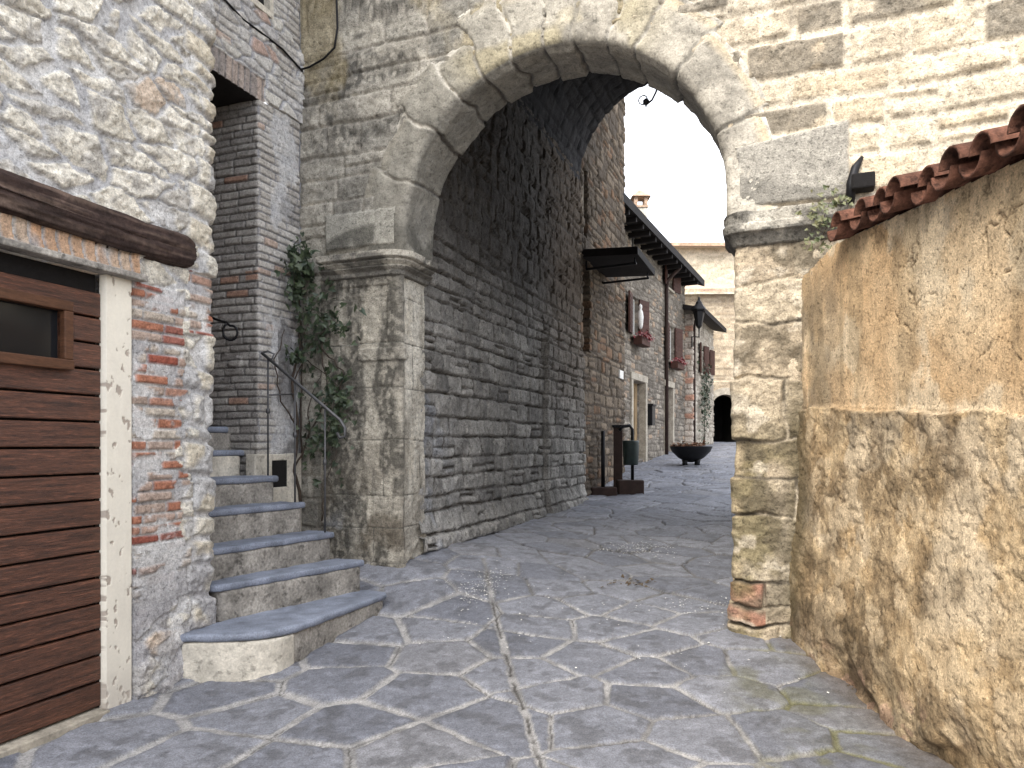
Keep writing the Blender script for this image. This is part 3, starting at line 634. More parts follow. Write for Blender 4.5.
def ring():
    leg = ZC - 3.2
    arc = math.pi * RA; S = np.concatenate([np.linspace(0, leg, 18)[:-1], leg + np.linspace(0, arc, 430), leg + arc + np.linspace(0, leg, 18)[1:]])
    W = np.concatenate([np.linspace(-.72, -.045, 58), np.linspace(-.04, .04, 10), np.linspace(.05, .5, 34), [.505, .52, .60]])   # across: outer face (<0), edge, soffit (>0)
    Sg, Wg = np.meshgrid(S, W, indexing='ij')
    th = np.clip((Sg - leg) / RA, 0, math.pi); up = np.where(Sg < leg, Sg - leg, np.where(Sg > leg + arc, -(Sg - leg - arc), 0))
    deg = np.degrees(th)
    ln = np.zeros(Sg.shape); jd = np.full(Sg.shape, 9.0); vr = np.zeros(Sg.shape); vr2 = np.zeros(Sg.shape)
    dw = deg + 2.6 * (fbm(Wg * 4, Sg * 2, 111, 4) - .5) * 2
    for i, (d0, d1, l_) in enumerate(VOUS):
        m_ = (dw >= d0 - (99 if i == 0 else 0)) & (dw < d1 + (99 if i == len(VOUS) - 1 else 0))
        ln[m_] = l_; vr[m_] = h2(np.array([i * 1.0]), np.array([2.0]), 5)[0]; vr2[m_] = h2(np.array([i * 1.0]), np.array([5.0]), 9)[0]
        dd = np.minimum(dw - d0 + (99 if i == 0 else 0), d1 - dw + (99 if i == len(VOUS) - 1 else 0)) * math.pi / 180 * (RA + .2)
        jd[m_] = dd[m_]
    rad_extra = .0
    x_ = np.minimum(jd, ln + np.minimum(Wg, 0) + .05 * (fbm(Sg * 4, Wg * 4, 113, 4) - .5) * 2)
    b = sst(.006, .026, x_)
    rough = fbm(Sg * 7, Wg * 7, 115, 4); rg2 = fbm(Sg * 28, Wg * 28, 117, 3)
    fo = sst(.0, .14, ln + np.minimum(Wg, 0)); H = b * (.004 + (.012 + .010 * vr) * fo) + .024 * (rough - .5) + .010 * (rg2 - .5) + .016
    H = np.where(-Wg > ln + .02, -.03, H)
    sof = sst(.02, .06, Wg)
    H = H + sof * b * (.035 * (vr2 - .4)) + sof * .03 * sst(.35, .5, Wg) * (fbm(Sg * 4, Wg * 2, 119, 3) - .3)
    # profile in the (radial, depth) plane, rounded edge
    ew = .04; t = np.clip((Wg + ew) / (2 * ew), 0, 1)
    rad = np.where(Wg < -ew, -Wg, np.where(Wg > ew, 0, ew * (1 - t) ** 2)); dep = np.where(Wg < -ew, 0, np.where(Wg > ew, Wg, ew * t ** 2))
    nr = -np.where(Wg > ew, 1, np.where(Wg < -ew, 0, t)); nd = -np.where(Wg > ew, 0, np.where(Wg < -ew, 1, 1 - t)); nl = np.hypot(nr, nd); nr, nd = nr / nl, nd / nl
    back = Wg > .502
    rad = rad + nr * H + np.where(back, (Wg - .502) * 3.2, 0); dep = np.where(back, .505 + .0 * Wg, dep + nd * H)
    r = RA + rad
    kk = KC + np.cos(th) * r; zz = ZC + np.sin(th) * r + up
    P = np.stack([K0[0] + E[0] * kk - EN[0] * dep, K0[1] + E[1] * kk - EN[1] * dep, zz], -1)
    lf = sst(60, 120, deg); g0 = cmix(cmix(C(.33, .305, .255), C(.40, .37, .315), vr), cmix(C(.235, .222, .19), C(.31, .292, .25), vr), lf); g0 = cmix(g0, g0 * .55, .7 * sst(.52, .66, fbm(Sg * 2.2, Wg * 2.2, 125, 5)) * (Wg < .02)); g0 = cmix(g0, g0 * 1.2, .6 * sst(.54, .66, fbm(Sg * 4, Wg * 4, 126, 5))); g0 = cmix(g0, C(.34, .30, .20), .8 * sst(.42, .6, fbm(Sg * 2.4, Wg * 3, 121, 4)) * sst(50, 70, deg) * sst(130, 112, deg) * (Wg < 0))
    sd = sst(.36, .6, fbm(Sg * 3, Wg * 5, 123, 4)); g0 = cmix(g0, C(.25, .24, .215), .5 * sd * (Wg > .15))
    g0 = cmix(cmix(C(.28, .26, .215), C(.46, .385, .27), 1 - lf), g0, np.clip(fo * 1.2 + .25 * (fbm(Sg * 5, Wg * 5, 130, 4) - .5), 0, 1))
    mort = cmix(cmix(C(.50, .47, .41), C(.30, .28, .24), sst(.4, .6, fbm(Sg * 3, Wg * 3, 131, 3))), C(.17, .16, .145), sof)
    leg_st = sst(150, 172, deg) * sst(.36, .5, fbm(Sg * 5, Wg * 5, 128, 5)) * sst(3.62, 3.42, zz); g0 = cmix(g0, C(.11, .105, .09), .8 * leg_st)
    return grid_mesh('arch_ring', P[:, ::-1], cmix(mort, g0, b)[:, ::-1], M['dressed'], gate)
ring()
def pillar_left(A, Z):
    D, R, LA, LZ = coursed(A, Z, -.3, 4, (.28, .5), (.5, 1.0), 131, .02, 2.4, .02)
    b = sst(.002, .012, D); rough = fbm(A * 6, Z * 6, 133, 5); rg2 = fbm(A * 26, Z * 26, 135, 3)
    ins = sst(-.02, .05, A)
    H = mix(.06, -.015, ins) + b * .006 + .03 * (rough - .5) + .016 * (rg2 - .5)
    H = H + np.where((A < .02) & (A > -.42), .025 * sst(.012, 0, np.abs(Z - 2.32) - .05), 0)
    H = H - .02 * ((A < -.12) & (A > -.62) & (Z > 2.42) & (Z < 2.95))       # shallow panel under the impost
    low = sst(1.0, .45, Z); H = H + low * .06 * (fbm(A * 5, Z * 5, 137, 4) - .35)
    ctop = cmix(C(.32, .30, .255), C(.48, .44, .365), fbm(A * 4, Z * 4, 139, 4))
    ctop = cmix(ctop, C(.70, .66, .57), .9 * ins * sst(.3, .5, fbm(A * 4, Z * 1.5, 140, 4))); ctop = cmix(ctop, C(.62, .57, .47), .7 * sst(.52, .62, fbm(A * 5, Z * 2.2, 138, 4)))
    st = sst(.38, .56, fbm(A * 6.5, Z * 1.7, 141, 5) + .10 * sst(2.8, 3.05, Z)) * (1 - .75 * ins); fine = sst(.3, .6, fbm(A * 30, Z * 22, 143, 4))
    col = cmix(ctop, C(.075, .07, .06), .88 * st * (.35 + .65 * fine))
    st2 = sst(.5, .65, fbm(A * 3, Z * 3.5, 145, 5)) * sst(1.7, .8, Z) * (1 - .5 * ins); col = cmix(col, C(.12, .10, .075), .75 * st2)
    dr = sst(.55, .62, fbm(A * 9, Z * .8, 147, 3)) * sst(-.7, -.2, A) * (1 - ins); col = cmix(col, C(.10, .095, .085), .5 * dr)
    col = cmix(C(.12, .115, .10) + 0 * col, col, sst(.0, .006, D))
    col = cmix(col, C(.36, .38, .42), .6 * sst(.62, .7, fbm(A * 4, Z * 4, 149, 3)) * low)
    H = np.where(A < -.836, -.02, H)
    return H, col
cl = gp(KL)
wall('pillar', cl, E, T, lines([(-.84, .07, .0085), (.07, .45, .014)], (-.836,)), lines([(-.1, 3.06, .0088)]), pillar_left, M['gate'], gate, rad=.05)
def pillar_right(A, Z):
    # courses of big irregular blocks: z levels read from the photograph
    lev = np.array([-.4, .17, .30, .47, .98, 1.27, 1.55, 2.02, 2.42, 2.72, 3.2]); proud = np.array([.10, .09, .06, .035, .055, -.02, .06, .015, .0, .0])
    Zw = Z + .075 * (fbm(A * 3, Z * 3, 151, 4) - .5) * 2
    i = np.clip(np.searchsorted(lev, Zw) - 1, 0, len(lev) - 2); d = np.minimum(Zw - lev[i], lev[i + 1] - Zw)
    sp = .36 + .25 * (h2(i * 1.0, i * 0.0, 153) - .5); d2 = np.abs(A - sp); half = (A > sp)
    d2 = np.abs(A + .08 * (fbm(A * 3, Z * 5, 152, 3) - .5) - sp); b = sst(.0, .022, np.minimum(d, np.where((Z < 2) & (i % 2 == 0), d2, 9)))
    rough = fbm(A * 7, Z * 7, 155, 5); rg2 = fbm(A * 26, Z * 26, 157, 3)
    H = .02 + proud[i] * sst(.5, .0, A) * b * .85 + .012 * b + .055 * (rough - .5) + .022 * (rg2 - .5) + .06 * sst(.6, .0, Z) * sst(.0, .2, A) - .085 * sst(.05, -.03, A)
    rr = h2(i * 1.0, half * 1.0, 159)
    col = cmix(C(.40, .33, .24), C(.52, .45, .34), rr)
    col = np.where((((i == 2) | (i == 1)) & (A < .25) & (A > -.1))[..., None], cmix(C(.33, .15, .10), C(.42, .27, .2), fbm(A * 8, Z * 8, 160, 3)), col)
    gn = sst(.34, .5, fbm(A * 3 + 2, Z * 2.2, 161, 4)) * sst(1.9, 1.3, Z); col = cmix(col, C(.15, .125, .06), .8 * gn)
    dk = sst(.44, .6, fbm(A * 4, Z * 5, 163, 5)); col = cmix(col, C(.12, .10, .07), .7 * dk)
    lt = sst(.12, 0, A) * sst(.38, .55, fbm(A * 5, Z * 5, 165, 4)) * (Z < 1.7); col = cmix(col, C(.62, .50, .33), .75 * lt)
    col = cmix(col, C(.64, .57, .46), .6 * sst(.62, .72, fbm(A * 5, Z * 6, 169, 4)))
    co = sst(.34, .46, A + .06 * (fbm(A * 3, Z * 3, 167, 3) - .5)) * sst(2.2, 1.7, Z); col = cmix(col, C(.13, .105, .06), .7 * co)
    col = cmix(cmix(C(.10, .085, .065), C(.42, .36, .27), sst(.4, .6, fbm(A * 5, Z * 5, 158, 3))), col, b)
    return H, col
cr_ = gp(KR)
wall('pillar', cr_, (-T[0], -T[1]), E, lines([(-.5, -.07, .014), (-.07, .62, .0085)]), lines([(-.2, 3.06, .0088)]), pillar_right, M['gate'], gate, rad=.045)
def impost(zb, zt, prof, aL, aR, seed, cut=0, side=-1):
    def fn(A, Z):
        t = (Z - zb) / (zt - zb)
        H = np.interp(t, prof[0], prof[1]) + .022 * (fbm(A * 8, Z * 8, seed, 5) - .5) - cut * sst(.05, -.03, A * -side)
        br = sst(.60, .68, fbm(A * 5, Z * 5, seed + 2, 3)); H = H - .03 * br * sst(.5, 1, t)
        H = np.where((A < aL + .002) | (A > aR - .002), -.05, H)
        cr = np.abs(fbm(A * 3, Z * .5, seed + 3, 2) - .5)
        st = sst(.36, .56, fbm(A * 6, Z * 9, seed + 4, 4) + .16 * (t < .45)); col = cmix(cmix(C(.40, .375, .32), C(.52, .48, .41), fbm(A * 4, Z * 4, seed + 6, 3)), C(.10, .095, .085), .8 * st)
        return H, col
    return fn
prof1 = ([0, .04, .22, .36, .40, .60, .64, .70, .96, 1], [.06, .10, .10, .155, .115, .175, .14, .20, .205, .02])
wall('impost', cl, E, T, lines([(-.80, .46, .011)], (-.797,)), lines([(3.02, 3.235, .006)]), impost(3.02, 3.235, prof1, -.80, .9, 171, .07, 1), M['moulding'], gate, rad=.03)
prof2 = ([0, .03, .2, .34, .36, .60, .62, .97, 1], [.02, .05, .075, .10, .125, .13, .115, .13, .02])
wall('impost', cr_, (-T[0], -T[1]), E, lines([(-.46, .80, .011)], (.797,)), lines([(2.98, 3.235, .006)]), impost(2.98, 3.235, prof2, -.9, .80, 181, .06, -1), M['moulding'], gate, rad=.03)
# passage behind the arch
TW = (-.88, 7.1)                          # start of the passage's left wall
TL0, TEND = -.12, (12.42 - 7.1) / T[1]
def tunnel_fun(A, Z):
    D, R, LA, LZ = coursed(A, Z, -.2, 10, (.13, .24), (.18, .42), 191, .032, 2.6, .035, .14)
    rough = fbm(A * 8, Z * 8, 193, 5); rg2 = fbm(A * 25, Z * 25, 195, 3)
    b = sst(.002, .03, D)
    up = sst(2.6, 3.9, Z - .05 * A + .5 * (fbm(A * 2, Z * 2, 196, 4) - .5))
    H = b * (.014 + .022 * R[1]) + .040 * (rough - .5) + .018 * (rg2 - .5) + b * .018 * ((R[2] - .5) * LA + (R[3] - .5) * LZ)
    H = H + .07 * ((A > 3.75) & (Z < 3.05 + .0 * A))
    bot = sst(.85, .5, Z); H = H + bot * .10 * (.3 + fbm(A * 3, Z * 3, 197, 4))
    gap = (D < .016) & (fbm(A * 4, Z * 4, 198, 3) > .55); H = H - .03 * gap
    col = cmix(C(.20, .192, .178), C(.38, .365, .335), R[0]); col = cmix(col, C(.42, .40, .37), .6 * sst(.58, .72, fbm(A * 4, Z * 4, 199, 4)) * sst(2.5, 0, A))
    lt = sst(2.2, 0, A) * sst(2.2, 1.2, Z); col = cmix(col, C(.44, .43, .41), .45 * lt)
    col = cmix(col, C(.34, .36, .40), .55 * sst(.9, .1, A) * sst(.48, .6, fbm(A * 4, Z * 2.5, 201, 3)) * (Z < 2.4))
    col = cmix(col, C(.05, .043, .038), up * .85)  # upper stones coloured near-black to paint in the passage's deep shade
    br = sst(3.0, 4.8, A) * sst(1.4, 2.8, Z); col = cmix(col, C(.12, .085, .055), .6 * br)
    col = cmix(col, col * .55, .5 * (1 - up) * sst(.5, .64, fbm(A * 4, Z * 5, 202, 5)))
    col = cmix(C(.10, .09, .08) + 0 * col, col, sst(.0, .012, D))
    return H, col
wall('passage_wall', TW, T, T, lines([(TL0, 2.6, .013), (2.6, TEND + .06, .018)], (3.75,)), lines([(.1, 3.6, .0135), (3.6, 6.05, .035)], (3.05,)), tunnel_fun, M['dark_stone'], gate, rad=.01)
PW = 3.0
def vault():
    al = np.linspace(-.25, TEND, 150); th = np.linspace(math.pi, 0, 130)
    Ag, Tg = np.meshgrid(al, th, indexing='ij')
    D, R, LA, LZ = coursed(Ag, Tg * 1.5, -.2, 5.2, (.13, .24), (.18, .42), 207, .03, 2.6, .03, .1); b = sst(.002, .03, D)
    r = 1.5 - b * (.012 + .012 * R[1]) + .03 * (fbm(Ag * 6, Tg * 8, 203, 4) - .5); off = 1.5 + np.cos(Tg) * r; zz = 5.9 + np.sin(Tg) * r
    P = np.stack([TW[0] + T[0] * Ag + TN[0] * off, TW[1] + T[1] * Ag + TN[1] * off, zz], -1)
    grid_mesh('vault', P, cmix(C(.012, .012, .014), cmix(C(.018, .018, .022), C(.036, .034, .036), R[0]), b), M['dark_stone'], gate)  # shade under the vault is painted into its near-black colour
    # right wall of the passage and the mass above
    m = MB(); fr_ = (TW, T)
    O2 = (TW[0] + TN[0] * PW, TW[1] + TN[1] * PW)
    m.fbox((O2, T), .06, TEND, .2, .8, -.2, 6.0); m.build('wall_core', M['dark_wood'], gate)
    O4 = (O2[0] + TN[0] * .09, O2[1] + TN[1] * .09)
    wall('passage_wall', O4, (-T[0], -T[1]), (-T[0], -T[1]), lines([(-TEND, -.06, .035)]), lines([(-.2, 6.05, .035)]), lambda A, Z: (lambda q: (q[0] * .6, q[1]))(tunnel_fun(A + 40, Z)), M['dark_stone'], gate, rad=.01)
    def rear(A, Z):
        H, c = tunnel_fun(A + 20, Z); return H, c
    # rear arch wall, cut to the vault outline
    O3 = (TW[0] + T[0] * TEND, TW[1] + T[1] * TEND)
    def keep(A, Z): return ~(((A > .0) & (A < 3.0) & (Z < 5.9)) | (np.hypot(A - 1.5, Z - 5.9) < 1.5))
    av = lines([(-.0, 3.9, .06)]); zv = lines([(-.2, 8.6, .06)])
    d = (TN[0], TN[1])
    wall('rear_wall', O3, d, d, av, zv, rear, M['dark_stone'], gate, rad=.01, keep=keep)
    rf = MB(); Q = [gp(-1.3, -.1), gp(5.6, -.1)]
    rf.prism([Q[0], Q[1], (O3[0] + TN[0] * 6, O3[1] + TN[1] * 6), (O3[0] - TN[0] * 1.2, O3[1] - TN[1] * 1.2)], 8.4, 8.62); rf.build('roof', M['tile'], gate)
    sd = MB(); sd.fbox((TW, T), -.3, TEND, -.9, -.12, 5.9, 8.4); sd.fbox((O2, T), -.6, TEND, .02, .6, 5.9, 8.4); sd.build('upper_side', M['dark_wood'], gate)
vault()

# ------------------------------------------------------------------ ochre garden wall (right)
ochre = thing('garden_wall', 'rough ochre plaster wall with terracotta tile coping, at the right edge', 'wall', (2.2, 3.5, 0))
def ochre_fun(A, Z):
    zl = 1.77 - .06 * A - .0
    ztop = 2.86 - .075 * A
    lowm = sst(.006, -.006, Z - zl + .06 * (fbm(A * 4, Z * 0, 211, 5) - .5))
    rough = fbm(A * 7, Z * 7, 213, 5); rg2 = fbm(A * 26, Z * 26, 215, 4); big = fbm(A * 2.2, Z * 2.4, 217, 4)
    lump = np.abs(fbm(A * 6, Z * 7, 219, 4) - .5) * 2
    Hu = .014 * (rough - .5) + .004 * (rg2 - .5) + .02 * (big - .5)
    Hl = .028 + .045 * (big - .5) + 0.022 * (rough - .5) + .012 * (rg2 - .5) - .008 * sst(.10, .0, lump)
    Hl = Hl + .07 * sst(1.2, .1, Z) * 1.0 - .06 * sst(.30, .0, Z - .05) * sst(.4, .62, fbm(A * 3, Z * 4, 221, 3))
    H = mix(Hu, Hl, lowm) + .006 * np.exp(-((Z - zl - .012) / .012) ** 2)
    # fine cracks in the upper plaster
    cr = np.abs(fbm(A * 2.6, Z * 2.6, 223, 5) - .5); crk = sst(.008, .0, cr) * sst(.42, .5, fbm(A * 1.3, Z * 1.3, 225, 2)); H = H - .012 * crk * (1 - lowm)
    cu = cmix(C(.65, .445, .25), C(.78, .595, .38), sst(.3, .7, fbm(A * 2.4, Z * 2.4, 227, 5)))
    cu = cmix(cu, C(.80, .665, .475), .7 * sst(.50, .60, fbm(A * 4, Z * 3, 229, 6)))
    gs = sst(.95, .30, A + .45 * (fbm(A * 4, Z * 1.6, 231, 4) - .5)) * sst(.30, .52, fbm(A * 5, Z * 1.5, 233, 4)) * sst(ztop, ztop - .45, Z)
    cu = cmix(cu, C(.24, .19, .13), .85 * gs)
    st = sst(.58, .66, fbm(A * 6, Z * 1.1, 235, 4)); cu = cmix(cu, C(.36, .27, .16), .45 * st)
    cu = cmix(cu, C(.2, .14, .08), .8 * crk)
    cl_ = cmix(C(.50, .355, .20), C(.72, .545, .335), sst(.36, .64, rough * .6 + .4 * rg2)); cl_ = cmix(cl_, C(.70, .58, .42), .7 * sst(.55, .68, fbm(A * 3, Z * 3, 237, 5)))
    sd = sst(.44, .60, fbm(A * 2.6, Z * 2.2, 239, 6)) * (.5 + .5 * sst(.35, .6, rg2)); cl_ = cmix(cl_, C(.18, .125, .07), .8 * sd); bs = sst(.52, .62, fbm(A * 1.3 + 5, Z * 1.6, 240, 5)); cl_ = cmix(cl_, cl_ * .5, .85 * bs); fl_ = sst(.55, .60, fbm(A * 7, Z * 7, 242, 6)); cl_ = cmix(cl_, C(.76, .60, .40), .5 * fl_ * (1 - .5 * bs))
    sp = sst(.45, .05, Z - .0 * A) ; cl_ = cmix(cl_, C(.20, .14, .09), .7 * sp * sst(.36, .6, fbm(A * 5, Z * 5, 241, 4)))
    gr = sst(.32, .05, A + .12 * (fbm(A * 3, Z * 4, 243, 3) - .5)); cl_ = cmix(cl_, C(.12, .095, .05), .75 * gr)
    pk = (fbm(A * 6, Z * 9, 245, 3) > .62) * sst(.28, .12, Z); cl_ = cmix(cl_, C(.42, .27, .2), .5 * pk)
    col = cmix(cu, cl_, lowm)
    return H, col
def ochre_keep(A, Z): return Z < 2.86 - .075 * A - .10 * sst(.6, .0, A) * (1 + fbm(A * 8, Z * 0, 247, 2)) + .001
a = lines([(-.12, 2.75, .0095), (2.75, 3.6, .03), (3.6, 9, .1)]); z = lines([(-.35, 2.87, .0095)])
wall('wall_face', RW0, (0, -1), (0, -1), a, z, ochre_fun, M['plaster'], ochre, rad=.001, keep=ochre_keep)
core = MB(); core.hexa([(2.16, 5.36, -.3), (2.16, -3.5, -.3), (2.7, -3.5, -.3), (2.7, 5.0, -.3), (2.16, 5.36, 2.60), (2.16, -3.5, 2.0), (2.7, -3.5, 2.1), (2.7, 5.0, 2.70)]); core.build('wall_core', M['surround'], ochre)
def tiles():
    m = MB(); y = 4.62; r_ = random.Random(4)
    def half(c, r, ln, updown, tilt, yaw):
        k = 9; vs = []; fs = []
        for rr in (r, r - .014):
            for s_ in (0, 1):
                x = c[0] + s_ * ln
                rs = rr * (1 - .14 * s_ if updown > 0 else 1 - .0 * s_)
                for j in range(k):
                    t = math.pi * j / (k - 1)
                    vs.append((x, c[1] + yaw * s_ * ln + math.cos(t) * rs, c[2] + tilt * s_ * ln + updown * math.sin(t) * rs))
        q = lambda l, s_, j: l * 2 * k + s_ * k + j
        for j in range(k - 1):
            fs += [(q(0, 0, j), q(0, 0, j + 1), q(0, 1, j + 1), q(0, 1, j)), (q(1, 0, j), q(1, 1, j), q(1, 1, j + 1), q(1, 0, j + 1)),
                   (q(0, 0, j), q(1, 0, j), q(1, 0, j + 1), q(0, 0, j + 1)), (q(0, 1, j), q(0, 1, j + 1), q(1, 1, j + 1), q(1, 1, j))]
        for s_ in (0, 1):
            fs += [(q(0, s_, 0), q(0, s_, 0) + 0, q(1, s_, 0), q(1, s_, 0))][:0]
        m.add(vs, fs)
    while y > -2.5:
        zt = 2.80 + .078 * (y - 4.6)
        for row in range(3):
            x0 = 1.985 + row * .33 + r_.uniform(-.025, .02); z0 = zt + row * .085 + r_.uniform(-.012, .012)
            half((x0 + .03, y, z0 + .062), .085, .42, -1, .22, r_.uniform(-.05, .05))
            half((x0, y - .118, z0 + .05), .082 + r_.uniform(-.006, .006), .42, 1, .22, r_.uniform(-.05, .05))
        y -= .236 + r_.uniform(-.02, .02)
    o = m.build('tile_coping', M['tile'], ochre, smooth=True)
    b = MB(); b.hexa([(2.125, 4.75, 2.64), (2.125, -2.5, 2.08), (3.0, -2.5, 2.2), (3.0, 4.75, 2.72), (2.125, 4.72, 2.815), (2.125, -2.5, 2.25), (3.0, -2.5, 2.45), (3.0, 4.72, 3.0)])
    b.build('mortar_bed', M['surround'], ochre)
tiles()
gt = thing('roof_gutter', 'dark broken gutter end and added shadow crescent wedged between the arch block and tile coping', 'gutter', onp(852, 200, K0, EN, .1))
g = MB(); g.tube([onp(862, 158, K0, EN, .02), onp(855, 170, K0, EN, .04), onp(851, 186, K0, EN, .045), onp(850, 205, K0, EN, .05)], [.012, .03, .036, .03], 8); g.build('shadow_crescent', M['iron'], gt, smooth=True)  # added dark tube stands for the black shadow beside the block
g = MB(); q0 = np.array(gp(3.50, .03)); g.fbox(((q0[0], q0[1]), E), .02, .17, -.03, .10, 3.29, 3.40); g.build('trough', M['black'], gt, bevel=.012)

# ------------------------------------------------------------------ stairs
stair = thing('stone_staircase', 'steep stone steps with blue grey treads and rounded bottom step', 'staircase', (-1.5, 5.6, .1))
TS = unit(.59, 1)
E0 = np.array([-1.08, 6.06])
def endpt(u):
    r = (u - CX) / F; k = (E0[0] - r * E0[1]) / (TN[0] + r * -TN[1]); return E0 + np.array([-TN[0], -TN[1]]) * k
def inter(p, d, q, e):
    a_ = np.array([[d[0], -e[0]], [d[1], -e[1]]]); s_ = np.linalg.solve(a_, np.array(q) - np.array(p)); return np.array(p) + np.array(d) * s_[0]
ends = [endpt(u) for u in (367, 337, 308, 281, 247, 231)]; ends.append(ends[-1] + np.array([-.3 * TN[0], -.3 * TN[1]])); ends.append(ends[-1] + np.array([-.5 * TN[0], -.5 * TN[1]]))
ZS = [.31, .555, .775, 1.015, 1.235, 1.455, 1.66]
lefts = [inter(e, (-TS[0], -TS[1]), (GC[0] + GD[0] * .035, GC[1] + GD[1] * .035), (-GN[0], -GN[1])) for e in ends]
def rounded(poly, i, r, n=7):
    p = [np.array(q, float) for q in poly]; a_, b_, c_ = p[i - 1], p[i], p[(i + 1) % len(p)]
    d1 = (a_ - b_) / np.linalg.norm(a_ - b_); d2 = (c_ - b_) / np.linalg.norm(c_ - b_)
    s_, e_ = b_ + d1 * r, b_ + d2 * r
    return p[:i] + [(1 - t) ** 2 * s_ + 2 * t * (1 - t) * b_ + t * t * e_ for t in np.linspace(0, 1, n)] + p[i + 1:]
def shrink(poly, front, d):    # riser footprint: pulled back under the nosing
    c = np.mean(poly, axis=0); return [np.array(p) + (c - np.array(p)) / np.linalg.norm(c - np.array(p)) * d for p in poly]
S1 = [np.array(p) for p in ((-.985, 6.00), (-1.50, 4.66), (-2.10, 4.64), (-2.05, 4.93), (ends[1][0], ends[1][1] - .01))]
S1 = [S1[0], S1[1], S1[2], S1[3], lefts[0] + np.array([-.1, .05]), ends[1]]
S1r = rounded(S1, 1, .34, 10); S1r = rounded(S1r, 0, .10, 5)
def mottled(o, prism_top): return o
steps = [S1r]
for i in range(6):
    st_ = [ends[i], lefts[i], lefts[i + 1] + np.array([-.0, 0]), ends[i + 1]]
    if i == 0:
        L0 = np.array([-1.99, 4.955]); st_ = [ends[0], np.array(L0), lefts[1] + np.array([-.03, .03]), ends[1]]; st_ = rounded(st_, 1, .09, 6)
    st_ = rounded(st_, 0, .05, 5)
    steps.append(st_)
def ccw(p):
    s_ = sum(p[i - 1][0] * p[i][1] - p[i][0] * p[i - 1][1] for i in range(len(p))); return p if s_ > 0 else p[::-1]
for i, st_ in enumerate(steps):
    st_ = ccw(st_)
    t_ = MB(); t_.prism(st_, ZS[i] - .052, ZS[i]); worn(t_.build('tread', M['tread'], stair, bevel=.02, seg=3), .010, .014, .16)
    r_ = MB(); r_.prism(ccw(shrink(st_, 0, .045)), -.1 if i < 2 else ZS[i - 1] - .3, ZS[i] - .05)
    rm = M['riser'] if i not in (5, 6) else M['white_plaster']
    o = worn(r_.build('riser', rm, stair, bevel=.01), .013, .016, .12)
    if i == 0:
        cx_ = MB(); c_ = ccw(shrink(rounded([(-1.415, 4.90), (-1.50, 4.66), (-2.10, 4.64), (-2.05, 4.93), (-1.6, 5.1)], 1, .19, 12), 0, .022))
        cx_.prism(c_, -.1, ZS[0] - .0535); oo = worn(cx_.build('riser_end', M['white_plaster'], stair, bevel=.01), .012, .014, .12); oo['label'] = 'flaking cream plaster on the rounded end'
fl = MB(); fl.prism(ccw([ends[5], lefts[5], lefts[7] + np.array([-.3, .1]), ends[7]]), 1.2, ZS[6] - .056); fl.build('landing', M['riser'], stair)

# handrail
hr = thing('stair_handrail', 'thin grey iron handrail with slim posts rising beside the stone steps', 'handrail', (-1.6, 6.2, .775))
rail_pts = []
def post(u, vb, vt, y, zb):
    x = (u - CX) / F * y; zt = EYE + (HV - vt) / F * y
    m = MB(); m.tube([(x, y, zb - .01), (x, y, zt)], .0085, 8)
    zc = zb + (zt - zb) * .55; m.lathe((x, y, zc - .03), [(.001, 0), (.017, .012), (.02, .03), (.017, .048), (.001, .06)], 8)
    m.build('post', M['grey_iron'], hr, smooth=True)
post(325, 527, 405, 6.16, ZS[2]); post(295, 497, 380, 6.28, ZS[3]); post(268, 470, 358, 6.40, ZS[4])
m = MB(); R0, R1 = PX(262, 353, 6.43), PX(340, 420, 6.10)
m.tube([R0, R0 + (R1 - R0) * .5, R1, PX(345, 428, 6.08), PX(345, 436, 6.08), PX(340, 438, 6.09), PX(337, 433, 6.1)], .014, 8); m.build('rail', M['grey_iron'], hr, smooth=True)
m = MB(); m.tube([PX(262, 353, 6.43), PX(268, 351, 6.44), PX(274, 354, 6.45), PX(272, 359, 6.45), PX(267, 358, 6.44)], .009, 6)
m.build('scroll', M['grey_iron'], hr, smooth=True)
m = MB(); m.tube([PX(268, 395, 6.40), PX(296, 394, 6.72)], .008, 6); m.build('wall_tie', M['grey_iron'], hr, smooth=True)
wh = thing('wall_handrail', 'black iron rail end curling into a scroll on the dark brick jamb', 'handrail', PX(225, 330, 6.4))
m = MB(); cen = PX(231, 332, 6.38)
pts = [PX(200, 312, 6.46), PX(215, 319, 6.42), PX(227, 323, 6.4)] + [cen + np.array([math.cos(t) * .055 * (1 - .08 * t), 0, math.sin(t) * .062 * (1 - .08 * t)]) for t in np.linspace(1.7, -4.2, 18)]
m.tube(pts, .011, 8); m.build('scroll_rail', M['iron'], wh, smooth=True)

# ------------------------------------------------------------------ vines
def leaf(mb, p, nrm, s, r_):
    n = np.array(nrm, float) + np.array([r_.gauss(0, .55), r_.gauss(0, .55), r_.gauss(.25, .5)]); n /= np.linalg.norm(n)
    a_ = np.cross(n, (0.2, .1, 1)); a_ /= np.linalg.norm(a_); t = r_.uniform(0, 6.28); b_ = np.cross(n, a_)
    a_, b_ = a_ * math.cos(t) + b_ * math.sin(t), b_ * math.cos(t) - a_ * math.sin(t)
    o = [(-.05, 0, 0), (-.35, .42, .05), (.1, .5, .1), (.35, .36, .06), (1.0, 0, -.1), (.35, -.36, .06), (.1, -.5, .1), (-.35, -.42, .05), (.3, 0, -.06)]
    vs = [np.array(p) + s * (x * b_ + y * a_ + z * n) for x, y, z in o]
    mb.add(vs, [(8, 0, 1, 2), (8, 2, 3, 4), (8, 4, 5, 6), (8, 6, 7, 0)])
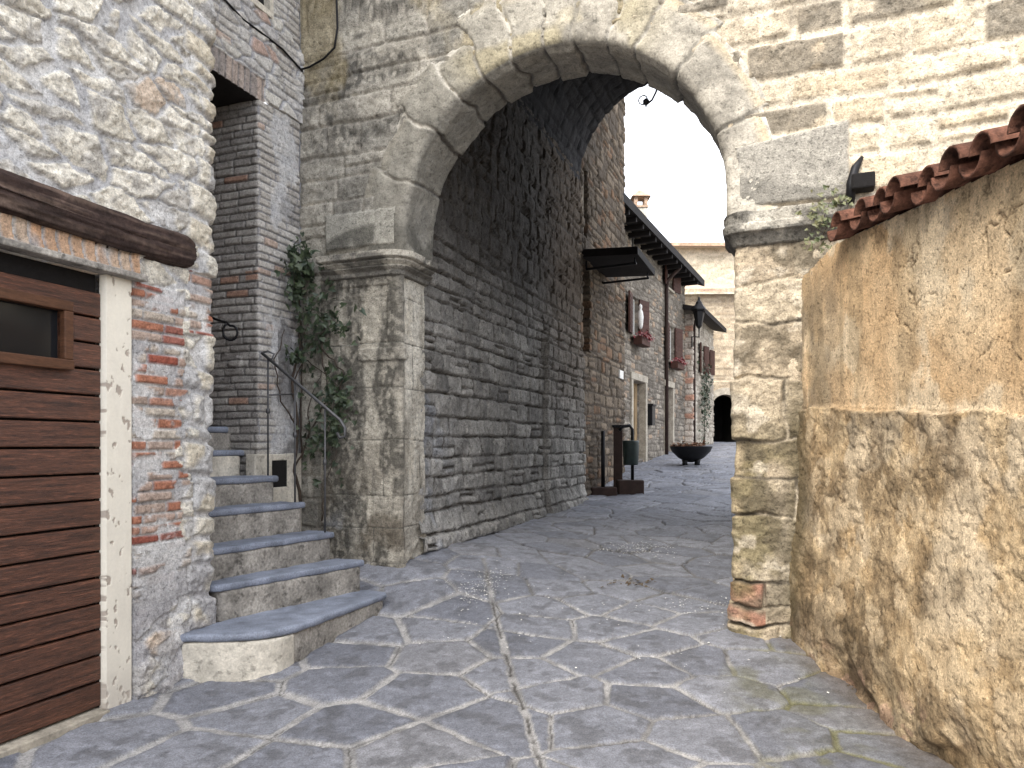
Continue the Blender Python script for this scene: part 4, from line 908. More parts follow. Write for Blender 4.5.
def vine(name, label, stems, clumps, size, mats, seed, cat='vine'):
    r_ = random.Random(seed); root = thing(name, label, cat, stems[0][0][0])
    m = MB()
    for pts, r in stems:
        q = []
        for i in range(len(pts) - 1):
            for t in np.linspace(0, 1, 6)[:-1]: q.append(np.array(pts[i]) * (1 - t) + np.array(pts[i + 1]) * t + np.array([r_.gauss(0, .008), r_.gauss(0, .006), r_.gauss(0, .008)]))
        q.append(np.array(pts[-1])); m.tube(q, list(np.linspace(r, r * .45, len(q))), 6)
    m.build('stem', M['stem'], root, smooth=True)
    l = MB()
    for c, rx, rz, n, nrm in clumps:
        for _ in range(n):
            side = np.cross((0, 0, 1), nrm); ax, az = r_.gauss(0, .5), r_.gauss(0, .5)
            p = np.array(c) + side * ax * rx + np.array([0, 0, 1]) * az * rz + np.array(nrm) * abs(r_.gauss(0, .06)); leaf(l, p, nrm, size * r_.uniform(.6, 1.3), r_)
    l.build('foliage', mats, root)
    return root
n2 = (EN[0], EN[1], 0); WA = K0
def ga(u, v, off=.06): return onp(u, v, WA, EN, off)
def sa(u, v, off=.06): return onp(u, v, SW0, TN, off)
def gb(u, v): return ga(u, v, .13)
ns = (TN[0], TN[1], 0)
vine('climbing_vine', 'dark green climbing vine with bare twisting stems on the left gate pillar', [
    ([sa(296, 505, .05), sa(290, 470, .05), sa(294, 430, .05), sa(288, 385, .05), sa(296, 345, .05), sa(294, 300, .06), sa(298, 275, .08)], .016),
    ([sa(290, 470, .05), ga(318, 430, .09), gb(338, 395), gb(330, 350), gb(335, 320)], .010), ([sa(294, 430, .05), sa(276, 400, .05), sa(270, 360, .05), sa(280, 330, .05)], .009),
    ([gb(330, 350), gb(350, 372), gb(348, 420), gb(340, 450)], .008), ([sa(288, 385, .05), ga(310, 360, .09), gb(330, 372), gb(352, 392)], .007),
    ([ga(312, 440, .07), ga(316, 400, .09), gb(330, 372)], .007), ([sa(298, 460, .05), ga(306, 400, .08), ga(308, 340, .08), ga(318, 310, .08)], .009), ([gb(330, 520), gb(334, 480), gb(345, 450)], .007)],
    [(sa(288, 270, .10), .28, .22, 110, ns), (ga(308, 268, .14), .20, .20, 70, n2), (sa(294, 310, .08), .1, .4, 16, ns), (sa(284, 296, .08), .16, .16, 45, ns), (gb(338, 325), .32, .18, 70, n2), (gb(328, 348), .20, .2, 34, n2), (gb(350, 392), .12, .20, 40, n2), (gb(347, 412), .16, .3, 90, n2), (gb(335, 438), .26, .18, 80, n2), (ga(326, 300, .1), .3, .2, 40, n2),
     (sa(284, 358, .08), .12, .12, 30, ns), (gb(332, 470), .3, .3, 10, n2), (ga(312, 395, .1), .3, .5, 14, n2)], .055, M['leaf'], 3)
vine('wall_weed', 'small wiry weed sprouting from the top of the right gate impost', [([ga(826, 240, .12), ga(824, 225, .16), ga(832, 205, .18)], .004), ([ga(826, 240, .12), ga(818, 232, .2), ga(812, 240, .24)], .003), ([ga(826, 240, .12), ga(838, 215, .14), ga(845, 207, .16)], .003)],
     [(ga(825, 222, .15), .16, .22, 60, n2), (ga(818, 236, .17), .1, .14, 35, n2), (ga(836, 212, .15), .12, .1, 25, n2)], .03, M['dry_leaf'], 5, 'weed')
# cable over the brick house
cb = MB(); P_ = [sa(214, -8, .03), sa(240, 20, .03), sa(262, 36, .03), sa(280, 50, .03), sa(299, 72, .04), ga(304, 72, .05), ga(312, 69, .04), ga(326, 61, .04), ga(337, 50, .04), ga(340, 30, .04), ga(339, 0, .04), ga(339, -60, .04)]
cb.tube(P_, .010, 6); o = cb.build('electric_cable', M['iron'], None, smooth=True); origin_to(o, P_[0]); tag(o, 'black cable looping from the brick house across the gate front', 'cable')

# ------------------------------------------------------------------ lantern bracket under the arch
gl_ = thing('iron_lantern', 'small black scrolled iron lamp bracket hanging under the arch crown', 'lamp', onp(655, 92, gp(0, -.52), EN))
pb = gp(0, -.56)
def la(u, v): return onp(u, v, pb, EN)
m = MB(); m.tube([la(658, 84), la(656, 92), la(652, 100), la(647, 104), la(643, 104)], .010, 6); m.build('bracket', M['iron'], gl_, smooth=True)
m = MB(); cc = la(643, 100); rr_ = np.array([E[0], E[1], 0])
m.tube([cc + rr_ * math.cos(t) * .038 + np.array([0, 0, 1]) * math.sin(t) * .038 for t in np.linspace(0, 6.4, 18)], .006, 6); m.build('scroll', M['iron'], gl_, smooth=True)
m = MB(); c = la(646, 101); m.lathe(c - np.array([0, 0, .055]), [(.001, -.03), (.005, 0), (.010, .02), (.026, .035), (.028, .06), (.012, .075), (.001, .08)], 10); m.build('lamp', M['iron'], gl_, smooth=True)

# ------------------------------------------------------------------ buildings up the lane
def stonework(seed, c1, c2, mort, rows=(.10, .24), wid=(.16, .5), extra=None, rs=(), odd=None):
    def fn(A, Z):
        D, R, LA, LZ = coursed(A, Z, -.2, 13, rows, wid, seed, .05, 2.0, .03, .3)
        b = sst(.002, .03, D); rough = fbm(A * 6, Z * 6, seed + 3, 4)
        H = b * (.012 + .035 * R[1]) + .03 * (rough - .5)
        col = cmix(c1, c2, R[0]); 
        if odd is not None: col = cmix(col, odd, .8 * (R[2] > .86))
        col = cmix(col, c1 * .55, .5 * sst(.5, .7, fbm(A * 1.2, Z * 1.2, seed + 5, 4)))
        col = cmix(mort, col, b)
        return rects(A, Z, H, rs), col
    return fn
# tower directly behind the gate
TO = (TW[0] + T[0] * (TEND + .05), TW[1] + T[1] * (TEND + .05)); TF = (TO, T)
tlen = (15.8 - TO[1]) / T[1]
tower = thing('tower_house', 'tall brown stone tower house with black canopy behind the gate', 'building', (*TO, .6))
def tu(u): # distance along the tower face for an image column
    r = (u - CX) / F; return (r * TO[1] - TO[0]) / (T[0] - r * T[1])
def tz(u, v): a_ = tu(u); y = TO[1] + T[1] * a_; return EYE + (HV - v) / F * y
twz = (max(.06, tu(582)), tu(589), tz(585, 352), tz(585, 262))
trs = [(twz[0], twz[1], twz[2], twz[3], .22), (max(.06, tu(582)), tu(586.5), tz(584, 236), tz(584, 168), .12)]
def tower_wall():
    cor = (TO[0] + T[0] * tlen, TO[1] + T[1] * tlen)
    f0 = stonework(251, C(.085, .066, .048), C(.23, .18, .13), C(.07, .056, .043), odd=C(.20, .115, .065), rs=trs)
    def fn(A, Z): return f0(A + tlen, Z)
    wall('wall', cor, T, (-TN[0], -TN[1]), lines([(-tlen, .1, .022), (.1, 3, .12)], [r - tlen for q in trs for r in q[:2]]), lines([(.1, 9.6, .025)], [r for q in trs for r in q[2:4]]), fn, M['far_stone'], tower, rad=.03)
tower_wall()
w = MB(); w.fbox(TF, twz[0], twz[1], -.20, -.16, twz[2], twz[3]); wo = w.build('window', M['black'], tower)
w = MB(); w.fbox(TF, trs[1][0], trs[1][1], -.118, -.05, trs[1][2], trs[1][3]); w.build('window', M['surround'], tower)
# canopy: sloping slab of black sheet on iron struts
cp = MB(); pr = .96; ca0, ca1, czz = .12, 1.80, 4.70
def cpt(a_, h, z): return (TO[0] + T[0] * a_ + TN[0] * h, TO[1] + T[1] * a_ + TN[1] * h, z)
cp.hexa([cpt(ca0, pr, czz - .04), cpt(ca1, pr, czz - .04), cpt(ca1, .0, czz), cpt(ca0, .0, czz), cpt(ca0, pr, czz + .09), cpt(ca1, pr, czz + .09), cpt(ca1, .0, czz + .13), cpt(ca0, .0, czz + .13)])
cpo = cp.build('canopy', M['dark_wood'], tower, bevel=.01)
for a_ in (ca0 + .25, ca1 - .25):
    b = MB(); b.tube([cpt(a_, .02, czz - .16), cpt(a_, pr * .93, czz - .13)], .022, 6); b.tube([cpt(a_, .02, czz - .16), cpt(a_, .02, czz - .02)], .018, 6); b.tube([cpt(a_, pr * .9, czz - .13), cpt(a_, pr * .9, czz - .02)], .014, 6); b.build('strut', M['iron'], cpo)
pq = MB(); a_ = tu(619); zq = tz(619, 375); pq.fbox(TF, a_ - .17, a_ + .17, .02, .06, zq - .08, zq + .09); o = pq.build('house_plaque', M['white'], None, bevel=.006); origin_to(o, (*cpt(a_, 0, 0)[:2], zq)); tag(o, 'small white blank plaque on the brown tower wall', 'plaque')

# long house A beyond the tower
HA_O = np.array([1.97, 16.25]); HA_d = unit(.4642, 1); HA_n = (HA_d[1], -HA_d[0]); HAF = (tuple(HA_O), HA_d)
def hu(u): r = (u - CX) / F; return (r * HA_O[1] - HA_O[0]) / (HA_d[0] - r * HA_d[1])
def hz(u, v): return EYE + (HV - v) / F * (HA_O[1] + HA_d[1] * hu(u))
def hp(a_, h, z): return (HA_O[0] + HA_d[0] * a_ + HA_n[0] * h, HA_O[1] + HA_d[1] * a_ + HA_n[1] * h, z)
hA = thing('stone_house', 'long stone house with dark overhanging eaves and red shuttered windows', 'house', hp(5, -1.5, 1.1))
haL = hu(684.5)
def R_(u0, u1, v0, v1, d): um = (u0 + u1) / 2; return (hu(u0), hu(u1), hz(um, v1), hz(um, v0), d)
dA1, dA2 = R_(631, 643.5, 382, 459, .25), R_(664.5, 671, 388, 457, .25)
wA1, wA2, wA3, wA4 = R_(630, 637.5, 297, 336, .14), R_(667.5, 673.5, 326, 361, .14), R_(631, 637.5, 226, 252, .14), R_(665.5, 671.5, 262, 289, .14)
hrs = [dA1, dA2, wA1, wA2, wA3, wA4]
HE = 6.72
wall('wall', HAF[0], HA_d, HA_d, lines([(-.6, haL, .028)], [r for q in hrs for r in q[:2]]), lines([(.6, HE, .028)], sorted({round(r, 3) for q in hrs for r in q[2:4]})),
     stonework(261, C(.15, .13, .107), C(.36, .32, .265), C(.16, .14, .118), rows=(.09, .2), wid=(.14, .42), odd=C(.40, .29, .2), rs=[(q[0], q[1], round(q[2], 3), round(q[3], 3), q[4]) for q in hrs]), M['far_stone'], hA, rad=.01)
m = MB(); ov = .60
m.hexa([hp(-.4, ov, HE - .06), hp(haL + .25, ov, HE - .06), hp(haL + .25, -4, HE + 1.5), hp(-.4, -4, HE + 1.5), hp(-.4, ov, HE + .14), hp(haL + .25, ov, HE + .14), hp(haL + .25, -4, HE + 1.75), hp(-.4, -4, HE + 1.75)])
rfo = m.build('roof', M['dark_wood'], hA)
m = MB()
for i in range(14): m.fbox(HAF, .2 + i * .6, .3 + i * .6, .0, ov - .05, HE - .16, HE - .045)
m.build('rafter_ends', M['dark_wood'], rfo)
m = MB(); pc = hp(5.04, -.5, HE + .3); m.box(pc, .34, .34, 1.18); ch = m.build('chimney', M['white_plaster'], hA)
ct = np.array(hp(5.04, -.5, HE + 1.48))
m = MB(); m.box((ct[0], ct[1], ct[2]), .40, .40, .06)
for dx in (-.14, .14):
    for dy in (-.14, .14): m.box((ct[0] + dx, ct[1] + dy, ct[2] + .06), .09, .09, .24)
m.add([(ct[0] - .27, ct[1] - .27, ct[2] + .3), (ct[0] + .27, ct[1] - .27, ct[2] + .3), (ct[0] + .27, ct[1] + .27, ct[2] + .3), (ct[0] - .27, ct[1] + .27, ct[2] + .3), (ct[0], ct[1], ct[2] + .56)], [(3, 2, 1, 0), (0, 1, 4), (1, 2, 4), (2, 3, 4), (3, 0, 4)])
m.build('chimney_cap', M['pale_tile'], ch)
def window_parts(fr_, q, house, shut=True, open_w=None, sill=True):
    a0, a1, z0, z1, dep = q
    f = MB(); t = .05
    for b0, b1, c0, c1 in ((a0, a1, z0, z0 + t), (a0, a1, z1 - t, z1), (a0, a0 + t, z0 + t, z1 - t), (a1 - t, a1, z0 + t, z1 - t), ((a0 + a1) / 2 - t / 2, (a0 + a1) / 2 + t / 2, z0 + t, z1 - t)):
        f.fbox(fr_, b0, b1, -dep + .01, -dep + .06, c0, c1)
    wo = f.build('window', M['white'], house)
    p = MB(); p.fbox(fr_, a0, a1, -dep + .002, -dep + .03, z0, z1); p.build('pane', M['glass'], wo)
    if sill:
        s_ = MB(); s_.fbox(fr_, a0 - .08, a1 + .08, -dep + .05, .09, z0 - .07, z0); s_.build('sill', M['surround'], wo, bevel=.01)
    if shut:
        wd = open_w or (a1 - a0) / 2
        for a_, sg in ((a0, -1), (a1, 1)):
            s_ = MB()
            O = (fr_[0][0] + fr_[1][0] * a_, fr_[0][1] + fr_[1][1] * a_); ang = math.radians(13) if sg > 0 else math.radians(8)
            d = fr_[1]; nn = (d[1], -d[0]); dd = (sg * d[0] * math.cos(ang) + nn[0] * math.sin(ang), sg * d[1] * math.cos(ang) + nn[1] * math.sin(ang))
            nz_ = (dd[1], -dd[0]); f0 = ((O[0] + nn[0] * .05, O[1] + nn[1] * .05), dd)
            s_.fbox(f0, .0, wd, -.02, .02, z0, z1)
            k = int((z1 - z0) / .11)
            for j in range(k): s_.fbox(f0, .05, wd - .05, -.028, .028, z0 + .06 + j * .11, z0 + .12 + j * .11)
            s_.build('shutter', M['shutter'], wo)
    return wo
for q, sh in ((wA1, True), (wA2, True), (wA3, False), (wA4, True)): window_parts(HAF, q, hA, sh, .5)
for q, mt in ((dA1, 'tan_door'), (dA2, 'brown_door')):
    s_ = MB(); w_ = .16
    s_.fbox(HAF, q[0] - w_, q[0], -.2, .07, .9, q[3] + .02); s_.fbox(HAF, q[1], q[1] + w_, -.2, .07, .9, q[3] + .02); s_.fbox(HAF, q[0] - w_ - .03, q[1] + w_ + .03, -.2, .075, q[3] + .02, q[3] + .2)
    s_.build('door_surround', M['surround'], hA, bevel=.012)
    d_ = MB(); d_.fbox(HAF, q[0], q[1], -.24, -.17, .9, q[3])
    for j in range(4): d_.fbox(HAF, q[0] + .1 + j * (q[1] - q[0] - .1) / 4, q[0] + .02 + (j + 1) * (q[1] - q[0] - .1) / 4, -.17, -.155, q[2] + .2, q[3] - .12)
    d_.build('door', M[mt], hA)
a_ = hu(663.5); m = MB(); m.tube([hp(a_, .5, HE - .1), hp(a_, .12, HE - .45), hp(a_, .09, HE - .7), hp(a_, .09, 1.1)], .055, 8); m.build('downpipe', M['rust'], hA, smooth=True)
for q, lab in ((wA1, 'red flower box under the nearer shuttered window of the long stone house'), (wA2, 'red flower box under the farther window, right of the downpipe')):
    am = (q[0] + q[1]) / 2; fb = thing('flower_box', lab, 'flower box', hp(am, .2, q[2] - .25), 'flower boxes under the house windows')
    m = MB(); m.fbox(HAF, q[0] - .05, q[1] + .05, .1, .32, q[2] - .26, q[2] - .06); m.build('box', M['shutter'], fb, bevel=.01)
    l = MB(); r_ = random.Random(8)
    for _ in range(95):
        p = hp(r_.uniform(q[0] - .1, q[1] + .1), r_.uniform(.1, .4), q[2] - .05 + r_.gauss(.0, .05)); leaf(l, p, (HA_n[0], HA_n[1], .3), .075, r_)
    l.build('flowers', M['petal'], fb)
a_ = hu(648); zq = hz(648, 415); m = MB(); m.fbox(HAF, a_ - .16, a_ + .16, .02, .16, zq - .28, zq + .24); m.fbox(HAF, a_ - .19, a_ + .19, .02, .19, zq + .24, zq + .29)
o = m.build('letter_box', M['iron'], None, bevel=.01); origin_to(o, hp(a_, .05, zq - .28)); tag(o, 'dark metal letter box beside the tan door', 'letter box')
a_ = hu(632.5); zq = hz(632.5, 322); m = MB(); p = hp(hu(628.5), .3, zq)
m.lathe((p[0], p[1], p[2] - .35), [(.001, .1), (.04, .12), (.06, .2), (.075, .4), (.06, .52), (.03, .58), (.045, .63), (.04, .68), (.001, .72)], 10)
o = m.build('wall_ornament', M['white'], None, smooth=True); origin_to(o, p); tag(o, 'slim white ornament standing beside the nearer shuttered window', 'ornament')

# house B, lower, projecting
HB_O = np.array(hp(haL + .0, .26, 0)[:2]); HB_d = unit(.45, 1); HB_n = (HB_d[1], -HB_d[0]); HBF = (tuple(HB_O), HB_d)
def bu(u): r = (u - CX) / F; return (r * HB_O[1] - HB_O[0]) / (HB_d[0] - r * HB_d[1])
def bz(u, v): return EYE + (HV - v) / F * (HB_O[1] + HB_d[1] * bu(u))
def bp_(a_, h, z): return (HB_O[0] + HB_d[0] * a_ + HB_n[0] * h, HB_O[1] + HB_d[1] * a_ + HB_n[1] * h, z)
hB = thing('quoined_house', 'low stone house with brick quoins and dark red shutters, farther up the lane', 'house', bp_(2, -1.5, 1.4))
bl = min(bu(713), 6.0)
def RB(u0, u1, v0, v1, d): um = (u0 + u1) / 2; return (bu(u0), bu(u1), bz(um, v1), bz(um, v0), d)
wB = [RB(699.5, 702.5, 345, 374, .14), RB(706, 708.5, 349, 374, .14), RB(697, 699.5, 400, 443, .2)]
BE = 5.75
def bfun(A, Z):
    f0 = stonework(271, C(.30, .26, .21), C(.50, .46, .39), C(.36, .32, .27), rs=wB); H, col = f0(A, Z)
    f1 = bricks(A, Z, 0, 9, 275, .19, (.3, .6), .02, .02); b = sst(.004, .03, f1[0]); mk = (A < .03)
    cq = cmix(C(.36, .30, .25), cmix(C(.50, .44, .38), C(.44, .25, .18), (f1[1][2] > .72) * 1.0), b)
    H = np.where(mk & (A < 0), .03 * b, H); col = np.where(mk[..., None], cq, col)
    return H, col
wall('wall', HBF[0], HB_n, HB_d, lines([(-2.5, -.6, .1), (-.6, bl, .025)], [r for q in wB for r in q[:2]]), lines([(.8, BE, .028)], sorted({round(r, 3) for q in wB for r in q[2:4]})), bfun, M['far_stone'], hB, rad=.02)
m = MB(); ov = .45
m.hexa([bp_(-.35, ov, BE - .03), bp_(bl + .3, ov, BE - .03), bp_(bl + .3, -3, BE + .75), bp_(-.35, -3, BE + .75), bp_(-.35, ov, BE + .12), bp_(bl + .3, ov, BE + .12), bp_(bl + .3, -3, BE + .92), bp_(-.35, -3, BE + .92)])
m.build('roof', M['dark_wood'], hB)
for q in wB[:2]: window_parts(HBF, q, hB, True, .42)
m = MB(); m.fbox(HBF, wB[2][0], wB[2][1], -.19, -.14, 1.2, wB[2][3]); m.build('door', M['brown_door'], hB)
m = MB(); a_ = .08; m.tube([bp_(a_, .05, BE - .2), bp_(a_, .05, 1.3)], .035, 8); m.build('downpipe', M['rust'], hB, smooth=True)
vine('house_ivy', 'patch of green ivy on the quoined house below its red shutters', [([bp_(bu(703), .05, 1.5), bp_(bu(703), .06, 3.0)], .02)], [(bp_(bu(703.5), .06, bz(703.5, 392)), .9, 1.2, 260, (HB_n[0], HB_n[1], 0)), (bp_(bu(701), .05, bz(701, 420)), .6, 1.2, 90, (HB_n[0], HB_n[1], 0))], .09, M['leaf'], 9, 'ivy')
# street lantern on the quoins
lp = np.array(bp_(-.18, .35, bz(697, 303)))
lp = onp(699, 300, HB_O, (0, -1)); lp[1] -= .35; lp = PX(699, 312, lp[1])
lan = thing('street_lantern', 'black street lantern on a wall bracket at the quoined house corner', 'lantern', lp)
m = MB(); m.lathe(lp - np.array([0, 0, .55]), [(.001, 0), (.04, .03), (.10, .10), (.19, .55), (.24, .58), (.26, .62), (.12, .80), (.10, .86), (.05, .92), (.03, 1.02), (.001, 1.05)], 6); m.build('lamp_head', M['iron'], lan)
m = MB(); wq = np.array(bp_(-.1, .0, lp[2] - .75)); m.tube([lp + np.array([0, 0, -.5]), lp + np.array([0, 0, -.8]), wq, wq + np.array([0, 0, -.35])], .025, 6); m.build('bracket', M['iron'], lan)

# far building across the top of the lane with the dark archway
FO = np.array([5.0, 31.0]); FD = unit(1, -.04); FF = (tuple(FO), FD)
far = thing('far_building', 'pale stone building with a dark archway closing the top of the lane', 'building', (8.5, 31.0, 1.5))
def fx(u): return (u - CX) / F * 30.85 - FO[0]
def fz(v): return EYE + (HV - v) / F * 30.85
fa = (fx(711.5), fx(738.5)); fc = (fa[0] + fa[1]) / 2; fr2 = (fa[1] - fa[0]) / 2; fzs = fz(408)
f0 = stonework(281, C(.34, .27, .19), C(.50, .42, .31), C(.40, .33, .25), rows=(.12, .26), wid=(.2, .5))
def ffun(A, Z): return f0(A, Z)
def fkeep(A, Z): return ~(((np.abs(A - fc) < fr2) & (Z < fzs)) | (np.hypot(A - fc, (Z - fzs) * 1.0) < fr2))
FT = fz(294)
wall('wall', tuple(FO), FD, FD, lines([(0, 11, .05)]), lines([(.8, FT, .05)]), ffun, M['far_stone'], far, rad=.01, keep=fkeep)
m = MB(); n = 18; ring_ = [(fc + math.cos(t) * (fr2 + .0), fzs + math.sin(t) * fr2) for t in np.linspace(0, math.pi, n)]; 
for i in range(n - 1):
    (a0, z0), (a1, z1) = ring_[i], ring_[i + 1]; s_ = 1 + .28 / fr2
    q = lambda a_, z_, h: (FO[0] + FD[0] * a_ + FD[1] * h, FO[1] + FD[1] * a_ - FD[0] * h, z_)
    b0, y0, b1, y1 = fc + (a0 - fc) * s_, fzs + (z0 - fzs) * s_, fc + (a1 - fc) * s_, fzs + (z1 - fzs) * s_
    m.hexa([q(a0, z0, .08), q(a1, z1, .08), q(a1, z1, -.5), q(a0, z0, -.5), q(b0, y0, .08), q(b1, y1, .08), q(b1, y1, -.5), q(b0, y0, -.5)])
m.build('archway_ring', M['surround'], far)
m = MB(); m.fbox(FF, fa[0] - .6, fa[1] + .6, -3.2, -3.0, 1.0, fzs + fr2 + .5); m.fbox(FF, fa[0] - .5, fa[0] - .05, -3.0, -.1, 1.0, fzs + fr2 + .4); m.fbox(FF, fa[1] + .05, fa[1] + .5, -3.0, -.1, 1.0, fzs + fr2 + .4); m.fbox(FF, fa[0] - .5, fa[1] + .5, -3.0, -.1, fzs + fr2 + .05, fzs + fr2 + .4); m.build('archway_inside', M['black'], far)
m = MB(); zr = FT; m.hexa([(FO[0] - .1, 30.55, zr), (FO[0] + 11, 30.1, zr), (FO[0] + 11, 34, zr + .9), (FO[0] - .1, 34, zr + .9), (FO[0] - .1, 30.55, zr + .14), (FO[0] + 11, 30.1, zr + .14), (FO[0] + 11, 34, zr + 1.1), (FO[0] - .1, 34, zr + 1.1)]); m.build('roof', M['pale_tile'], far)
up = thing('upper_building', 'sunlit pale stone building rising above the roof of the far archway building', 'building', (8, 36, 1.5))
UO = (5.0, 36.5)
def uz(v): return EYE + (HV - v) / F * 36
wall('wall', UO, unit(1, -.03), unit(1, -.03), lines([(0, 13, .08)]), lines([(1, uz(246), .08)]), stonework(291, C(.50, .43, .32), C(.64, .57, .45), C(.56, .50, .40), rows=(.15, .3), wid=(.25, .6)), M['far_stone'], up, rad=.01)
m = MB(); zt_ = uz(246); m.hexa([(4.8, 35.9, zt_), (18.2, 35.5, zt_ - .15), (18.2, 40, zt_ + .7), (4.8, 40, zt_ + .9), (4.8, 35.9, zt_ + .16), (18.2, 35.5, zt_ + .03), (18.2, 40, zt_ + .9), (4.8, 40, zt_ + 1.1)]); m.build('roof', M['pale_tile'], up)
m = MB(); m.box((6.25, 37, uz(246)), 1.5, 1.2, .9); m.build('chimney', M['white_plaster'], up)

# ------------------------------------------------------------------ things standing in the lane
def gpt(u, y): x = (u - CX) / F * y; return np.array([x, y, float(gz(x, y))])
b = gpt(631, 13.35); lb = thing('litter_bin', 'dark green cylindrical litter bin hung on an iron post with stone base', 'litter bin', b)
zb = EYE + (HV - 486) / F * 13.35
m = MB(); m.box((b[0] - .02, b[1], zb - .25), .46, .34, .36); m.build('base', M['rust'], lb, bevel=.02)
m = MB(); px = b[0] + .03; m.tube([(px, b[1] + .02, zb + .1), (px, b[1] + .02, zb + 1.02), (px - .05, b[1] + .02, zb + 1.09), (px - .18, b[1] + .02, zb + 1.07), (px - .24, b[1] + .02, zb + 1.0)], .03, 8); m.build('post', M['iron'], lb, smooth=True)
m = MB(); m.lathe((b[0] - .03, b[1] - .16, zb + .38), [(.001, 0), (.12, .005), (.135, .03), (.145, .40), (.15, .43), (.135, .44), (.125, .42), (.11, .05), (.001, .04)], 18); m.build('bin', leaf_mat('bin_green', (.008, .018, .016), (.014, .028, .024)), lb, smooth=True)
b2 = gpt(603, 13.25); ip = thing('iron_post', 'slim black iron post standing on a rust coloured stone block', 'post', b2)
zb2 = EYE + (HV - 488) / F * 13.25
m = MB(); m.box((b2[0] + .0, b2[1], zb2 - .25), .46, .36, .27); m.build('base', M['rust'], ip, bevel=.02)
m = MB(); m.tube([(b2[0], b2[1], zb2), (b2[0], b2[1], zb2 + 1.02)], .036, 8); m.build('post', M['iron'], ip, smooth=True)
b3 = gpt(618, 13.55); nb = thing('notice_stand', 'dark rusty notice stand, between the slim iron post and litter bin', 'stand', b3)
m = MB(); m.box((b3[0], b3[1], b3[2] - .05), .16, .06, 1.2); m.build('panel', M['rust'], nb, bevel=.008)
m = MB(); m.box((b3[0], b3[1], b3[2] + 1.15), .22, .10, .05); m.build('cap', M['iron'], nb, bevel=.008)
# bowl planter
y_ = 17.4; b = gpt(691, y_); b[2] = float(gz(b[0], b[1])); bw = thing('bowl_planter', 'wide black iron bowl planter on stubby feet in the lane', 'planter', b)
m = MB(); m.lathe(b, [(.001, .06), (.12, .07), (.30, .17), (.44, .31), (.49, .42), (.50, .44), (.47, .44), (.42, .36), (.001, .34)], 28); m.build('bowl', M['iron'], bw, smooth=True)
for t in np.linspace(.6, 6.88, 5)[:-1]:
    m = MB(); m.lathe((b[0] + .20 * math.cos(t), b[1] + .20 * math.sin(t), b[2] - .03), [(.001, 0), (.06, .01), (.055, .09), (.07, .15), (.001, .16)], 10); m.build('foot', M['iron'], bw, smooth=True)
l = MB(); r_ = random.Random(3)
for _ in range(170): leaf(l, (b[0] + r_.uniform(-.36, .36) - .05, b[1] + r_.uniform(-.33, .33), b[2] + .42 + abs(r_.gauss(0, .05))), (0, -.2, 1), .07, r_)
l.build('dry_plants', M['soil'], bw)

# confetti and grit on the paving
cf = MB(); r_ = random.Random(6)
for (u, v, su, sv, n) in ((480, 567, 16, 4, 260), (640, 547, 18, 4, 260), (615, 547, 12, 3, 60), (700, 605, 20, 4, 60), (560, 600, 90, 20, 60), (640, 640, 130, 30, 40)):
    for _ in range(n):
        x, y = img_ground(u + r_.gauss(0, su), v + r_.gauss(0, sv)); zz = float(gz(x, y)) + .007; s_ = r_.uniform(.004, .011); t = r_.uniform(0, 6.28)
        cf.add([(x + s_ * math.cos(t + i * 1.571) * (1 if i % 2 else .7), y + s_ * math.sin(t + i * 1.571), zz + r_.uniform(0, .006)) for i in range(4)], [(0, 1, 2, 3)])
o = cf.build('confetti', M['white'], None); o['kind'] = 'stuff'; o['label'] = 'scattered white confetti and grit on the paving'
lf = MB()
for _ in range(32):
    x, y = img_ground(632 + r_.gauss(0, 12), 583 + r_.gauss(0, 2.5)); leaf(lf, (x, y, float(gz(x, y)) + .012), (0, 0, 1), r_.uniform(.015, .04), r_)
for _ in range(60):
    tt = r_.random(); x, y = img_ground(830 + 120 * tt + r_.gauss(0, 4), 668 + 90 * tt + r_.gauss(0, 3)); leaf(lf, (x, y, float(gz(x, y)) + .012), (0, 0, 1), r_.uniform(.008, .02), r_)
o = lf.build('fallen_leaves', surf('dry_leaf_brown', (.10, .075, .05), .95), None); o['kind'] = 'stuff'; o['label'] = 'dry brown leaves blown onto the paving'

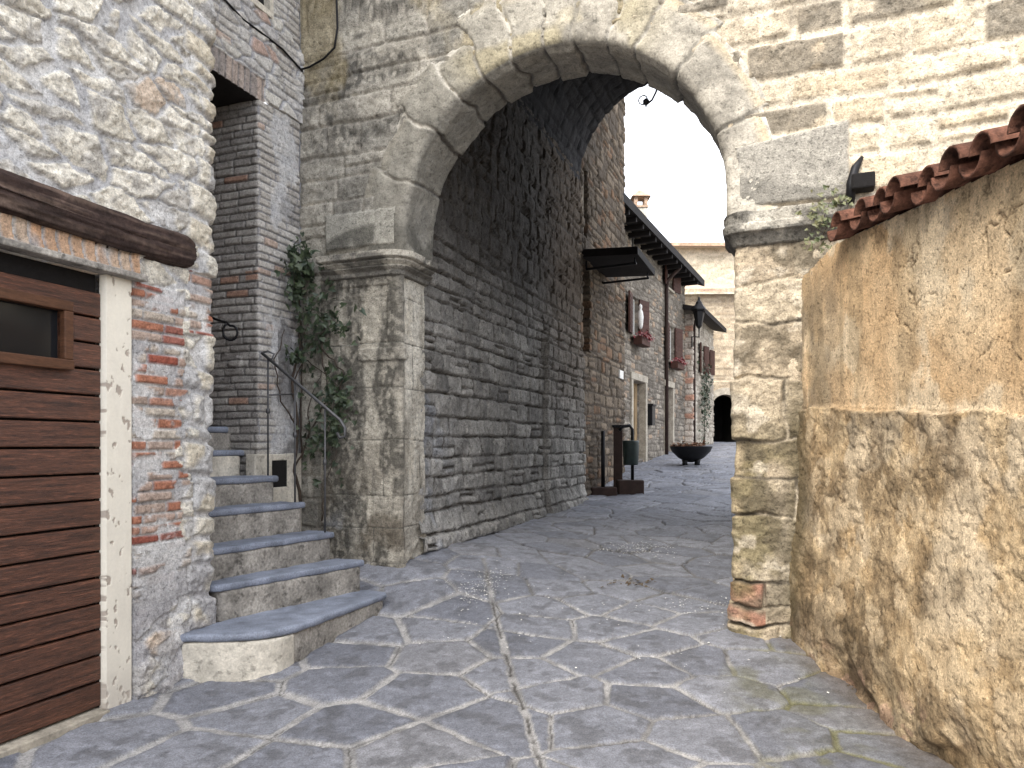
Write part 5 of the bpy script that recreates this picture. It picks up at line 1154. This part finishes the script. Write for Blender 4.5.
# ------------------------------------------------------------------ light, sky, camera
SUN = np.array([-.42, -.66, .80]); SUN /= np.linalg.norm(SUN)
w = bpy.data.worlds.new('World'); scene.world = w; w.use_nodes = True
N = w.node_tree.nodes; bg = N['Background']; sky = N.new('ShaderNodeTexSky'); sky.sky_type = 'NISHITA'; sky.sun_disc = False
sky.sun_elevation = math.asin(SUN[2]); sky.sun_rotation = math.atan2(SUN[0], SUN[1]); sky.air_density = 1.0; sky.dust_density = 5.0; sky.ozone_density = 1.0
tcw = N.new('ShaderNodeTexCoord'); cn = N.new('ShaderNodeTexNoise'); cn.inputs['Scale'].default_value = 2.2; cn.inputs['Detail'].default_value = 6
cr_w = N.new('ShaderNodeMapRange'); cr_w.inputs[1].default_value = .3; cr_w.inputs[2].default_value = .6; cr_w.inputs[3].default_value = .72; cr_w.inputs[4].default_value = 1.0
mx = N.new('ShaderNodeMix'); mx.data_type = 'RGBA'; mx.inputs['B'].default_value = (5.2, 5.35, 5.7, 1)      # high thin cloud over the blue
wl = w.node_tree.links; wl.new(tcw.outputs['Generated'], cn.inputs['Vector']); wl.new(cn.outputs['Fac'], cr_w.inputs[0]); wl.new(cr_w.outputs[0], mx.inputs['Factor'])
wl.new(sky.outputs[0], mx.inputs['A']); wl.new(mx.outputs['Result'], bg.inputs['Color']); bg.inputs['Strength'].default_value = .15
sl = bpy.data.lights.new('sun', 'SUN'); sl.energy = 1.4; sl.angle = math.radians(28); sl.color = (1, .93, .82)
so_ = bpy.data.objects.new('sun', sl); link(so_); so_.rotation_euler = __import__('mathutils').Vector(SUN).to_track_quat('Z', 'Y').to_euler(); so_.location = (-6, -8, 14)
cam = bpy.data.cameras.new('camera'); cam.sensor_width = 36; cam.lens = F / 1024 * 36; cam.shift_y = (HV - 384) / 1024; cam.clip_end = 3000; cam.clip_start = .05
co = bpy.data.objects.new('camera', cam); link(co); co.location = (0, 0, EYE); co.rotation_euler = (math.radians(90), 0, 0); scene.camera = co
vs = scene.view_settings; vs.view_transform = 'Standard'; vs.look = 'None'; vs.exposure = 1.86; vs.gamma = 1; vs.use_curve_mapping = False
scene.cycles.max_bounces = 8; scene.cycles.diffuse_bounces = 4; scene.cycles.use_denoising = True
